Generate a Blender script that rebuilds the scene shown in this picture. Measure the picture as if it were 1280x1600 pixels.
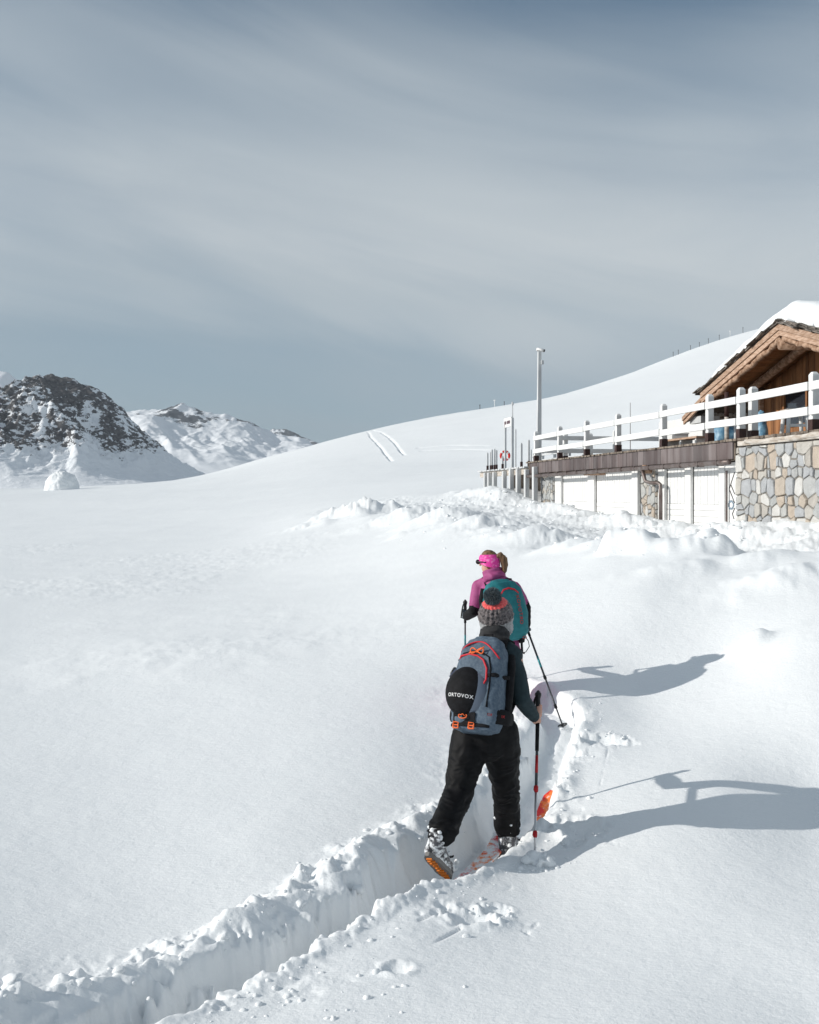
import bpy, bmesh, math, random
import numpy as np
from mathutils import Vector, Matrix, noise as mn
rnd = random.Random(7)
V = Vector
scene = bpy.context.scene
for o in list(bpy.data.objects): bpy.data.objects.remove(o)
col = scene.collection

# ------------------------------------------------------------------ camera
cd = bpy.data.cameras.new("camera"); cam = bpy.data.objects.new("camera", cd); col.objects.link(cam)
cd.sensor_fit = 'VERTICAL'; cd.sensor_height = 36.0; cd.lens = 36.0
cd.shift_y = -28 / 1600.0                      # level camera, horizon at row 772 of 1600
cd.clip_start = 0.1; cd.clip_end = 20000
cam.location = (0, 0, 0); cam.rotation_euler = (math.radians(90), 0, 0)
scene.camera = cam
scene.render.resolution_x = 819; scene.render.resolution_y = 1024
HZ, F = 772.0, 1600.0
def P(px, py, D):
    return V(((px - 640) / F * D, D, (HZ - py) / F * D))

# ------------------------------------------------------------------ light
SUN_AZ = math.radians(8)         # shadows fall towards +X, a little away from the camera
SUN_EL = math.radians(24.5)
sun_to = V((-math.cos(SUN_AZ) * math.cos(SUN_EL), -math.sin(SUN_AZ) * math.cos(SUN_EL), math.sin(SUN_EL)))
sd = bpy.data.lights.new("sun", 'SUN'); sun = bpy.data.objects.new("sun", sd); col.objects.link(sun)
sd.energy = 4.1; sd.angle = math.radians(0.53); sd.color = (1.0, 0.955, 0.89)
sun.rotation_euler = (-sun_to).to_track_quat('-Z', 'Y').to_euler()
sun.location = sun_to * 60
w = bpy.data.worlds.new("World"); scene.world = w; w.use_nodes = True
nt = w.node_tree; nt.nodes.clear()
def N(tree, typ, **kw):
    n = tree.nodes.new(typ)
    for k, v in kw.items(): setattr(n, k, v)
    return n
wo = N(nt, 'ShaderNodeOutputWorld'); bg = N(nt, 'ShaderNodeBackground')
sky = N(nt, 'ShaderNodeTexSky', sky_type='NISHITA', sun_disc=False)
sky.sun_elevation = SUN_EL
sky.sun_rotation = math.atan2(sun_to.x, sun_to.y)
sky.altitude = 2300; sky.air_density = 1.0; sky.dust_density = 0.6; sky.ozone_density = 1.2
SKY_STRENGTH = 0.085; SKY_TINT = (0.46, 0.87, 0.93, 1)
CL_X, CL_Y, CL_Z = 1.3, 0.0, 0.4
L = nt.links.new
tc = N(nt, 'ShaderNodeTexCoord')
def math_n(op, a, b=None, clamp=False):
    n = N(nt, 'ShaderNodeMath', operation=op); n.use_clamp = clamp
    for i, x in enumerate((a, b)):
        if x is None: continue
        if isinstance(x, (int, float)): n.inputs[i].default_value = x
        else: L(x, n.inputs[i])
    return n.outputs[0]
def cloud_noise(loc, rot, scl, scale, detail, rough, dist):
    r_ = N(nt, 'ShaderNodeMapping'); r_.inputs['Rotation'].default_value = rot; L(tc.outputs['Generated'], r_.inputs['Vector'])
    m_ = N(nt, 'ShaderNodeMapping'); m_.inputs['Location'].default_value = loc; m_.inputs['Scale'].default_value = scl; L(r_.outputs[0], m_.inputs['Vector'])
    n = N(nt, 'ShaderNodeTexNoise'); n.inputs['Scale'].default_value = scale; n.inputs['Detail'].default_value = detail
    n.inputs['Roughness'].default_value = rough; n.inputs['Distortion'].default_value = dist; L(m_.outputs[0], n.inputs['Vector'])
    return math_n('SUBTRACT', n.outputs['Fac'], 0.5)
sep = N(nt, 'ShaderNodeSeparateXYZ'); L(tc.outputs['Generated'], sep.inputs[0])
def ramp(stops):
    r_ = N(nt, 'ShaderNodeValToRGB'); c_ = r_.color_ramp; c_.interpolation = 'EASE'
    for i, (p_, v_) in enumerate(stops):
        e_ = c_.elements[i] if i < 2 else c_.elements.new(p_)
        e_.position = p_; e_.color = (*v_, 1) if isinstance(v_, tuple) else (v_, v_, v_, 1)
    return r_
low = cloud_noise((CL_X, CL_Y, CL_Z), (0, math.radians(-16), 0), (1, 1, 1.6), 1.5, 2, 0.5, 0.2)
wisp = cloud_noise((0.4, 2.2, 1.3), (0, math.radians(-13), 0), (0.7, 0.7, 4.0), 2.6, 9, 0.55, 0.7)
cover = ramp([(0.0, .97), (1.0, .62), (0.2, .99), (0.29, .93), (0.37, .68), (0.45, .34), (0.6, .45)]); L(sep.outputs['Z'], cover.inputs[0])
fac = math_n('ADD', math_n('ADD', cover.outputs[0], math_n('MULTIPLY', low, 1.3)), math_n('MULTIPLY', wisp, 0.65), True)
# the veil's own colour: slate in the far deck low down, paler where it is thin and sunlit
tone = ramp([(0.0, (.40, .47, .515)), (1.0, (.50, .55, .585)), (0.05, (.295, .372, .425)), (0.10, (.31, .385, .435)), (0.17, (0.475, 0.53, 0.56)), (0.24, (0.57, 0.615, 0.638)), (0.34, (0.55, 0.605, 0.635))])
L(math_n('ADD', sep.outputs['Z'], math_n('ADD', math_n('MULTIPLY', low, 0.10), math_n('MULTIPLY', wisp, 0.14))), tone.inputs[0])
mixc = N(nt, 'ShaderNodeMix', data_type='RGBA')
sc_ = N(nt, 'ShaderNodeMix', data_type='RGBA', blend_type='MULTIPLY'); sc_.inputs[0].default_value = 1
L(sky.outputs[0], sc_.inputs[6]); sc_.inputs[7].default_value = SKY_TINT
up_ = N(nt, 'ShaderNodeMix', data_type='RGBA', blend_type='MULTIPLY'); up_.inputs[0].default_value = 1
L(tone.outputs[0], up_.inputs[6]); up_.inputs[7].default_value = (1 / SKY_STRENGTH, 1 / SKY_STRENGTH, 1 / SKY_STRENGTH, 1)
L(up_.outputs[2], mixc.inputs[7])
L(fac, mixc.inputs[0]); L(sc_.outputs[2], mixc.inputs[6])
L(mixc.outputs[2], bg.inputs[0]); bg.inputs[1].default_value = SKY_STRENGTH
L(bg.outputs[0], wo.inputs[0])
scene.view_settings.view_transform = 'Standard'; scene.view_settings.look = 'None'
scene.view_settings.exposure = 0.0; scene.view_settings.gamma = 1.0
scene.cycles.max_bounces = 6; scene.cycles.diffuse_bounces = 3

# ------------------------------------------------------------------ materials
def mat(name, c, rough=0.7, c2=None, scale=8.0, bump=0.0, bscale=None, spec=0.3, metal=0.0, stretch=None, detail=4, rand=0.0, lo=0.35, hi=0.65, bdist=0.01, sheen=0.0):
    m = bpy.data.materials.new(name); m.use_nodes = True
    t = m.node_tree; b = t.nodes['Principled BSDF']; LL = t.links.new
    b.inputs['Roughness'].default_value = rough; b.inputs['Metallic'].default_value = metal
    b.inputs['Specular IOR Level'].default_value = spec
    if sheen: b.inputs['Sheen Weight'].default_value = sheen
    b.inputs['Base Color'].default_value = (*c, 1)
    co = N(t, 'ShaderNodeTexCoord'); mpp = N(t, 'ShaderNodeMapping'); LL(co.outputs['Object'], mpp.inputs[0])
    if stretch: mpp.inputs['Scale'].default_value = stretch
    if c2 is not None:
        n1 = N(t, 'ShaderNodeTexNoise'); n1.inputs['Scale'].default_value = scale; n1.inputs['Detail'].default_value = detail
        LL(mpp.outputs[0], n1.inputs['Vector'])
        rp = N(t, 'ShaderNodeValToRGB'); rp.color_ramp.elements[0].position = lo; rp.color_ramp.elements[1].position = hi
        rp.color_ramp.elements[0].color = (*c, 1); rp.color_ramp.elements[1].color = (*c2, 1)
        LL(n1.outputs['Fac'], rp.inputs[0]); out = rp.outputs[0]
        if rand:
            oi = N(t, 'ShaderNodeObjectInfo'); hs = N(t, 'ShaderNodeHueSaturation')
            mr = N(t, 'ShaderNodeMapRange'); mr.inputs[3].default_value = 1 - rand; mr.inputs[4].default_value = 1 + rand
            LL(oi.outputs['Random'], mr.inputs[0]); LL(mr.outputs[0], hs.inputs['Value']); LL(out, hs.inputs['Color']); out = hs.outputs[0]
        LL(out, b.inputs['Base Color'])
    if bump:
        n2 = N(t, 'ShaderNodeTexNoise'); n2.inputs['Scale'].default_value = bscale or scale * 4; n2.inputs['Detail'].default_value = 5
        LL(mpp.outputs[0], n2.inputs['Vector'])
        bp = N(t, 'ShaderNodeBump'); bp.inputs['Strength'].default_value = bump; bp.inputs['Distance'].default_value = bdist
        LL(n2.outputs['Fac'], bp.inputs['Height']); LL(bp.outputs[0], b.inputs['Normal'])
    return m
def snow_mat(name, grains=True):
    m = bpy.data.materials.new(name); m.use_nodes = True
    t = m.node_tree; b = t.nodes['Principled BSDF']; LL = t.links.new
    b.inputs['Base Color'].default_value = (0.885, 0.905, 0.915, 1); b.inputs['Roughness'].default_value = 0.62
    b.inputs['Specular IOR Level'].default_value = 0.22
    co = N(t, 'ShaderNodeTexCoord')
    n1 = N(t, 'ShaderNodeTexNoise'); n1.inputs['Scale'].default_value = 55; n1.inputs['Detail'].default_value = 4; n1.inputs['Roughness'].default_value = 0.7
    n2 = N(t, 'ShaderNodeTexNoise'); n2.inputs['Scale'].default_value = 9; n2.inputs['Detail'].default_value = 5; n2.inputs['Roughness'].default_value = 0.6
    LL(co.outputs['Object'], n1.inputs['Vector']); LL(co.outputs['Object'], n2.inputs['Vector'])
    bp = N(t, 'ShaderNodeBump'); bp.inputs['Strength'].default_value = 0.30; bp.inputs['Distance'].default_value = 0.012
    bp2 = N(t, 'ShaderNodeBump'); bp2.inputs['Strength'].default_value = 0.22; bp2.inputs['Distance'].default_value = 0.035
    mw = N(t, 'ShaderNodeMapping'); mw.inputs['Scale'].default_value = (1.0, 2.6, 1.0); mw.inputs['Rotation'].default_value = (0, 0, .35); LL(co.outputs['Object'], mw.inputs[0])
    n3 = N(t, 'ShaderNodeTexNoise'); n3.inputs['Scale'].default_value = 16; n3.inputs['Detail'].default_value = 4; n3.inputs['Roughness'].default_value = .6; LL(mw.outputs[0], n3.inputs['Vector'])
    bp3 = N(t, 'ShaderNodeBump'); bp3.inputs['Strength'].default_value = 0.28; bp3.inputs['Distance'].default_value = 0.02; LL(n3.outputs['Fac'], bp3.inputs['Height']); LL(bp2.outputs[0], bp3.inputs['Normal'])
    LL(n1.outputs['Fac'], bp.inputs['Height']); LL(n2.outputs['Fac'], bp2.inputs['Height']); LL(bp3.outputs[0], bp.inputs['Normal'])
    LL(bp.outputs[0], b.inputs['Normal'])
    return m
M = {}
M['snow'] = snow_mat('snow')
M['white'] = mat('white_paint', (0.80, 0.80, 0.79), 0.55, (0.72, 0.72, 0.71), 5, 0.15, 40)
M['whitedoor'] = mat('white_door_paint', (0.82, 0.82, 0.81), 0.5, (0.77, 0.77, 0.76), 3, 0.1, 40)
M['greywood'] = mat('grey_weathered_wood', (0.50, 0.51, 0.52), 0.8, (0.64, 0.65, 0.65), 6, 0.3, 30, stretch=(1, 1, 0.2))
M['shoe'] = mat('brown_metal_shoe', (0.045, 0.025, 0.022), 0.5, (0.07, 0.035, 0.03), 12)
M['fascia'] = mat('brown_metal_fascia', (0.115, 0.085, 0.08), 0.5, (0.20, 0.17, 0.165), 4, 0.1, 30, stretch=(1, 1, 0.15), rand=0.3, metal=0.2)
M['gutter'] = mat('gutter_metal', (0.12, 0.085, 0.075), 0.45, (0.2, 0.17, 0.16), 6, metal=0.4)
M['deck'] = mat('deck_board_wood', (0.13, 0.10, 0.08), 0.85, (0.25, 0.21, 0.17), 8, 0.3, 40, rand=0.3)
M['beam'] = mat('weathered_beam', (0.42, 0.36, 0.30), 0.85, (0.62, 0.58, 0.53), 5, 0.5, 20, stretch=(0.4, 1, 4))
M['mortar'] = mat('mortar', (0.20, 0.185, 0.165), 0.95, (0.29, 0.265, 0.235), 14, 0.6, 60)
M['wood'] = mat('larch_wood', (0.36, 0.225, 0.15), 0.7, (0.56, 0.40, 0.30), 6, 0.3, 30, stretch=(0.5, 1, 5), rand=0.15)
M['log'] = mat('rough_log', (0.22, 0.12, 0.07), 0.8, (0.50, 0.34, 0.24), 9, 0.7, 25, bdist=0.02)
M['soffit'] = mat('soffit_plank', (0.26, 0.12, 0.05), 0.65, (0.36, 0.18, 0.08), 5, 0.2, 30, rand=0.2)
M['plank'] = mat('wall_plank', (0.22, 0.095, 0.04), 0.65, (0.36, 0.17, 0.075), 6, 0.3, 30, stretch=(1, 1, 0.2), rand=0.3)
M['slate'] = mat('roof_slate', (0.10, 0.09, 0.08), 0.8, (0.22, 0.19, 0.165), 7, 0.5, 30, rand=0.35)
M['black'] = mat('black_fabric', (0.007, 0.007, 0.008), 0.75, (0.013, 0.013, 0.015), 30, 0.25, 300, spec=0.15, bdist=0.003)
M['trouser'] = mat('black_trouser_fabric', (0.0055, 0.0055, 0.006), 0.6, (0.009, 0.009, 0.010), 20, 0.2, 250, spec=0.12, bdist=0.003)
M['plastic'] = mat('black_plastic', (0.015, 0.015, 0.016), 0.4, spec=0.4)
M['greyplastic'] = mat('grey_boot_plastic', (0.10, 0.105, 0.11), 0.4, (0.17, 0.175, 0.18), 12, spec=0.4)
M['alu'] = mat('aluminium', (0.55, 0.55, 0.56), 0.32, metal=0.9)
M['redalu'] = mat('red_anodised', (0.42, 0.02, 0.025), 0.35, metal=0.4)
M['tealalu'] = mat('teal_pole_paint', (0.02, 0.22, 0.24), 0.35, metal=0.3)
M['darkalu'] = mat('dark_pole_paint', (0.05, 0.055, 0.06), 0.35, metal=0.4)
M['skin'] = mat('skin', (0.56, 0.31, 0.23), 0.55, (0.60, 0.35, 0.27), 20)
M['hair'] = mat('brown_hair', (0.085, 0.045, 0.022), 0.5, (0.24, 0.14, 0.07), 40, 0.5, 120, stretch=(1, 1, 0.12))
M['navytop'] = mat('dark_teal_jersey', (0.016, 0.030, 0.036), 0.8, (0.024, 0.042, 0.050), 30, 0.25, 300, bdist=0.003)
M['scarf'] = mat('charcoal_neck_warmer', (0.022, 0.022, 0.024), 0.85, (0.04, 0.04, 0.042), 25, 0.4, 120, bdist=0.004)
M['packblue'] = mat('slate_blue_pack_fabric', (0.07, 0.103, 0.145), 0.7, (0.112, 0.152, 0.195), 60, 0.35, 350, bdist=0.003, detail=6)
M['packteal'] = mat('teal_pack_fabric', (0.012, 0.145, 0.165), 0.6, (0.02, 0.185, 0.205), 30, 0.3, 90, bdist=0.006)
M['red'] = mat('red_zip', (0.55, 0.02, 0.035), 0.5)
M['orange'] = mat('orange_buckle', (0.85, 0.16, 0.04), 0.45)
M['navy'] = mat('navy_rim', (0.012, 0.02, 0.05), 0.35, spec=0.5)
M['rimgrey'] = mat('blue_grey_rim', (0.12, 0.15, 0.20), 0.35, spec=0.5)
M['print'] = mat('white_print', (0.75, 0.75, 0.75), 0.6)
M['redprint'] = mat('red_print', (0.40, 0.03, 0.03), 0.6)
M['knitgrey'] = mat('grey_knit', (0.22, 0.22, 0.225), 0.95, (0.45, 0.45, 0.46), 90, 1.0, 160, bdist=0.006, sheen=0.4)
M['knitdark'] = mat('charcoal_knit', (0.035, 0.032, 0.034), 0.95, (0.21, 0.18, 0.18), 70, 1.0, 140, bdist=0.006, sheen=0.3)
M['knitcoral'] = mat('coral_knit', (0.75, 0.07, 0.075), 0.95, (0.9, 0.16, 0.15), 80, 1.0, 140, bdist=0.006, sheen=0.3)
M['pom'] = mat('blue_grey_yarn', (0.06, 0.085, 0.10), 0.95, (0.14, 0.18, 0.20), 120, sheen=0.4)
M['purple'] = mat('orchid_jacket', (0.33, 0.06, 0.185), 0.65, (0.39, 0.085, 0.235), 20, 0.2, 120, bdist=0.004)
M['pink'] = mat('hot_pink_fabric', (0.80, 0.02, 0.32), 0.6, (0.85, 0.04, 0.38), 20, 0.2, 120)
M['band'] = mat('pink_headband', (0.75, 0.05, 0.33), 0.7, (0.85, 0.22, 0.50), 40, 0.2, 150, lo=0.5, hi=0.62)
M['glove'] = mat('dark_glove', (0.03, 0.04, 0.05), 0.7, (0.08, 0.11, 0.14), 30)
M['ski'] = mat('red_orange_ski_top', (0.75, 0.03, 0.03), 0.4, (0.9, 0.24, 0.05), 5, lo=0.47, hi=0.53, spec=0.4)
def dust(m, lo=.40, hi=.55):      # snow clinging to the ski top
    t = m.node_tree; b = t.nodes['Principled BSDF']; src = b.inputs['Base Color'].links[0].from_socket
    co = N(t, 'ShaderNodeTexCoord'); n = N(t, 'ShaderNodeTexNoise'); n.inputs['Scale'].default_value = 22; n.inputs['Detail'].default_value = 6; n.inputs['Roughness'].default_value = .7
    t.links.new(co.outputs['Object'], n.inputs['Vector']); mr = N(t, 'ShaderNodeMapRange'); mr.inputs[1].default_value = lo; mr.inputs[2].default_value = hi; t.links.new(n.outputs['Fac'], mr.inputs[0])
    mx = N(t, 'ShaderNodeMix', data_type='RGBA'); t.links.new(mr.outputs[0], mx.inputs[0]); t.links.new(src, mx.inputs[6]); mx.inputs[7].default_value = (.86, .88, .9, 1); t.links.new(mx.outputs[2], b.inputs['Base Color'])
dust(M['ski'])
M['bootshell'] = mat('dark_boot_shell', (0.035, 0.036, 0.04), 0.4, (0.10, 0.10, 0.11), 9, lo=.45, hi=.55, spec=0.4)
dust(M['bootshell'], .47, .58)
M['skitip'] = mat('red_orange_ski_top_clean', (0.72, 0.03, 0.03), 0.4, (0.9, 0.22, 0.05), 7, lo=0.47, hi=0.53, spec=0.4)
dust(M['skitip'], .56, .66)
M['orangesole'] = mat('orange_rubber', (0.75, 0.2, 0.02), 0.6)
M['greysole'] = mat('grey_rubber', (0.20, 0.19, 0.18), 0.7)
M['ringred'] = mat('life_ring_red', (0.60, 0.03, 0.025), 0.5)
M['tarp'] = mat('blue_tarp', (0.08, 0.22, 0.36), 0.4, (0.22, 0.40, 0.52), 9, 0.4, 20, spec=0.5, bdist=0.03)
M['dkline'] = mat('dark_painted_line', (0.05, 0.045, 0.05), 0.7)
M['blueline'] = mat('grey_blue_paint', (0.22, 0.30, 0.38), 0.7)
M['glass'] = mat('window_glass', (0.03, 0.035, 0.045), 0.04, spec=0.9)
M['signtxt'] = mat('sign_lettering', (0.18, 0.13, 0.15), 0.7)
M['pole'] = mat('marker_pole_paint', (0.05, 0.05, 0.055), 0.7)
M['terracotta'] = mat('awning_tile', (0.45, 0.42, 0.39), 0.8, (0.62, 0.60, 0.57), 10)

def stone_mat():
    m = bpy.data.materials.new('rubble_stone'); m.use_nodes = True
    t = m.node_tree; b = t.nodes['Principled BSDF']; LL = t.links.new
    b.inputs['Roughness'].default_value = 0.85; b.inputs['Specular IOR Level'].default_value = 0.2
    oi = N(t, 'ShaderNodeObjectInfo'); r = N(t, 'ShaderNodeValToRGB'); r.color_ramp.interpolation = 'CONSTANT'
    cols = [(0.42, 0.42, 0.405), (0.35, 0.36, 0.365), (0.45, 0.43, 0.395), (0.38, 0.39, 0.385), (0.43, 0.375, 0.315), (0.40, 0.405, 0.40), (0.55, 0.54, 0.515), (0.41, 0.385, 0.35), (0.37, 0.38, 0.39), (0.44, 0.375, 0.31)]
    for i, c in enumerate(cols):
        if i < 2: e = r.color_ramp.elements[i]; e.position = i / len(cols)
        else: e = r.color_ramp.elements.new(i / len(cols))
        e.color = (*c, 1)
    LL(oi.outputs['Random'], r.inputs[0])
    co = N(t, 'ShaderNodeTexCoord'); n1 = N(t, 'ShaderNodeTexNoise'); n1.inputs['Scale'].default_value = 7; n1.inputs['Detail'].default_value = 8; n1.inputs['Roughness'].default_value = 0.65
    LL(co.outputs['Object'], n1.inputs['Vector'])
    mx = N(t, 'ShaderNodeMix', data_type='RGBA', blend_type='OVERLAY'); mx.inputs[0].default_value = 0.4
    LL(r.outputs[0], mx.inputs[6]); LL(n1.outputs['Fac'], mx.inputs[7]); LL(mx.outputs[2], b.inputs['Base Color'])
    bp = N(t, 'ShaderNodeBump'); bp.inputs['Strength'].default_value = 0.7; bp.inputs['Distance'].default_value = 0.02
    n2 = N(t, 'ShaderNodeTexNoise'); n2.inputs['Scale'].default_value = 22; n2.inputs['Detail'].default_value = 6
    LL(co.outputs['Object'], n2.inputs['Vector']); LL(n2.outputs['Fac'], bp.inputs['Height']); LL(bp.outputs[0], b.inputs['Normal'])
    return m
M['stone'] = stone_mat()

# ------------------------------------------------------------------ object helpers
def link(name, me, m=None, parent=None, smooth=False):
    o = bpy.data.objects.new(name, me); col.objects.link(o)
    if m is not None and not me.materials: me.materials.append(M[m] if isinstance(m, str) else m)
    if parent is not None: o.parent = parent; o.matrix_parent_inverse = parent.matrix_world.inverted()
    if smooth: me.polygons.foreach_set('use_smooth', [True] * len(me.polygons))
    return o
def thing(name, label, cat, loc=(0, 0, 0), group=None):
    o = bpy.data.objects.new(name, None); col.objects.link(o); o.location = loc; o.empty_display_size = 0.1
    o.matrix_world = Matrix.Translation(V(loc))
    return tag(o, label, cat, group)
def tag(o, label=None, cat=None, group=None, kind=None):
    for k, v in (('label', label), ('category', cat), ('group', group), ('kind', kind)):
        if v: o[k] = v
    return o
class MB:
    def __init__(s): s.v = []; s.f = []
    def add(s, vs, fs):
        b = len(s.v); s.v += [tuple(x) for x in vs]; s.f += [tuple(i + b for i in f) for f in fs]; return s
    def hexa(s, c):           # 8 corners: bottom 4 ccw, top 4 ccw
        return s.add(c, [(0, 3, 2, 1), (4, 5, 6, 7), (0, 1, 5, 4), (1, 2, 6, 5), (2, 3, 7, 6), (3, 0, 4, 7)])
    def box(s, x0, x1, y0, y1, z0, z1, fn=None):
        c = [V(p) for p in ((x0, y0, z0), (x1, y0, z0), (x1, y1, z0), (x0, y1, z0), (x0, y0, z1), (x1, y0, z1), (x1, y1, z1), (x0, y1, z1))]
        return s.hexa([fn(p) for p in c] if fn else c)
    def tube(s, pts, rad, seg=10, side=None, caps=True, dome=False):
        pts = [V(p) for p in pts]; n = len(pts)
        rad = [r if isinstance(r, (tuple, list)) else (r, r) for r in (rad if isinstance(rad, (list,)) else [rad] * n)]
        if dome:      # rounded ends
            def ext(p, q, r):
                d = (p - q).normalized(); rr = min(r)
                return [(p + d * rr * math.sin(a), (r[0] * math.cos(a), r[1] * math.cos(a))) for a in (0.5, 1.0, 1.4)]
            h = ext(pts[0], pts[1], rad[0])[::-1]; e = ext(pts[-1], pts[-2], rad[-1])
            pts = [x[0] for x in h] + pts + [x[0] for x in e]; rad = [x[1] for x in h] + rad + [x[1] for x in e]; n = len(pts)
        rings = []; prev = None
        for i in range(n):
            t = (pts[min(i + 1, n - 1)] - pts[max(i - 1, 0)]).normalized()
            if side is not None: a = V(side)
            elif prev is not None: a = prev
            else: a = V((0, 0, 1)).cross(t) if abs(t.z) < 0.9 else V((1, 0, 0))
            a = a - t * a.dot(t)
            if a.length < 1e-5: a = t.orthogonal()
            a.normalize(); prev = a; b = t.cross(a)
            rings.append([pts[i] + a * (rad[i][0] * math.cos(2 * math.pi * k / seg)) + b * (rad[i][1] * math.sin(2 * math.pi * k / seg)) for k in range(seg)])
        vs = [p for r in rings for p in r]; fs = []
        for i in range(n - 1):
            for k in range(seg):
                k2 = (k + 1) % seg
                fs.append((i * seg + k, i * seg + k2, (i + 1) * seg + k2, (i + 1) * seg + k))
        if caps: fs += [tuple(range(seg))[::-1], tuple((n - 1) * seg + k for k in range(seg))]
        return s.add(vs, fs)
    def ball(s, c, r, seg=14, rings=9, fn=None, rot=None):
        r = r if isinstance(r, (tuple, list)) else (r, r, r); vs = []; fs = []
        for i in range(rings + 1):
            ph = math.pi * i / rings
            for k in range(seg):
                th = 2 * math.pi * k / seg
                p = V((r[0] * math.sin(ph) * math.cos(th), r[1] * math.sin(ph) * math.sin(th), r[2] * math.cos(ph)))
                if rot is not None: p = rot @ p
                p = p + V(c); vs.append(fn(p) if fn else p)
        for i in range(rings):
            for k in range(seg):
                k2 = (k + 1) % seg
                fs.append((i * seg + k, (i + 1) * seg + k, (i + 1) * seg + k2, i * seg + k2))
        return s.add(vs, fs)
    def mesh(s, name='mesh'):
        me = bpy.data.meshes.new(name); me.from_pydata(s.v, [], s.f)
        bm = bmesh.new(); bm.from_mesh(me); bmesh.ops.remove_doubles(bm, verts=bm.verts, dist=1e-6)
        bmesh.ops.recalc_face_normals(bm, faces=bm.faces); bm.to_mesh(me); bm.free(); return me
    def build(s, name, m, parent=None, smooth=False, bevel=0.0):
        me = s.mesh(name)
        if bevel:
            bm = bmesh.new(); bm.from_mesh(me)
            bmesh.ops.bevel(bm, geom=list(bm.edges), offset=bevel, segments=1, affect='EDGES', profile=0.5, clamp_overlap=True)
            bm.to_mesh(me); bm.free()
        return link(name, me, m, parent, smooth)
def remesh(mb, voxel, smooth=3, disp=None, factor=0.5):
    me = mb.mesh('raw'); o = bpy.data.objects.new('raw', me); col.objects.link(o)
    md = o.modifiers.new('r', 'REMESH'); md.mode = 'VOXEL'; md.voxel_size = voxel; md.adaptivity = 0
    bpy.context.view_layer.update()
    ev = o.evaluated_get(bpy.context.evaluated_depsgraph_get()); out = bpy.data.meshes.new_from_object(ev)
    bpy.data.objects.remove(o); bpy.data.meshes.remove(me)
    bm = bmesh.new(); bm.from_mesh(out)
    for _ in range(smooth): bmesh.ops.smooth_vert(bm, verts=bm.verts, factor=factor, use_axis_x=True, use_axis_y=True, use_axis_z=True)
    if disp:
        bm.normal_update()
        mv = [(v, v.normal * disp(v.co, v.normal)) for v in bm.verts]
        for v, d in mv: v.co += d
    bm.to_mesh(out); bm.free(); return out

# ------------------------------------------------------------------ numpy noise
def _h(ix, iy, seed):
    n = (ix.astype(np.int64) * 374761393 + iy.astype(np.int64) * 668265263 + seed * 974634777) & 0xFFFFFFFF
    n = ((n ^ (n >> 13)) * 1274126177) & 0xFFFFFFFF
    return ((n ^ (n >> 16)) & 0xFFFF) / 65535.0
def vn(x, y, seed=0):
    ix = np.floor(x); iy = np.floor(y); fx = x - ix; fy = y - iy
    fx = fx * fx * fx * (fx * (fx * 6 - 15) + 10); fy = fy * fy * fy * (fy * (fy * 6 - 15) + 10)
    a = _h(ix, iy, seed); b = _h(ix + 1, iy, seed); c = _h(ix, iy + 1, seed); d = _h(ix + 1, iy + 1, seed)
    return (a + (b - a) * fx) * (1 - fy) + (c + (d - c) * fx) * fy
def fbm(x, y, sc, oct=4, seed=0, rough=0.5, ridged=False, billow=False):
    s = 0; amp = 1; tot = 0; f = 1.0 / sc
    for i in range(oct):
        ca, sa = math.cos(0.7 * i + 0.3), math.sin(0.7 * i + 0.3)
        n = vn((x * ca - y * sa) * f + 17.3 * i, (x * sa + y * ca) * f - 9.1 * i, seed + i) * 2 - 1
        if ridged: n = 1 - 2 * np.abs(n)
        if billow: n = 2 * np.abs(n) - 1
        s = s + n * amp; tot += amp; amp *= rough; f *= 2.03
    return s / tot
def sstep(a, b, x):
    t = np.clip((x - a) / (b - a), 0, 1); return t * t * (3 - 2 * t)

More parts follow.
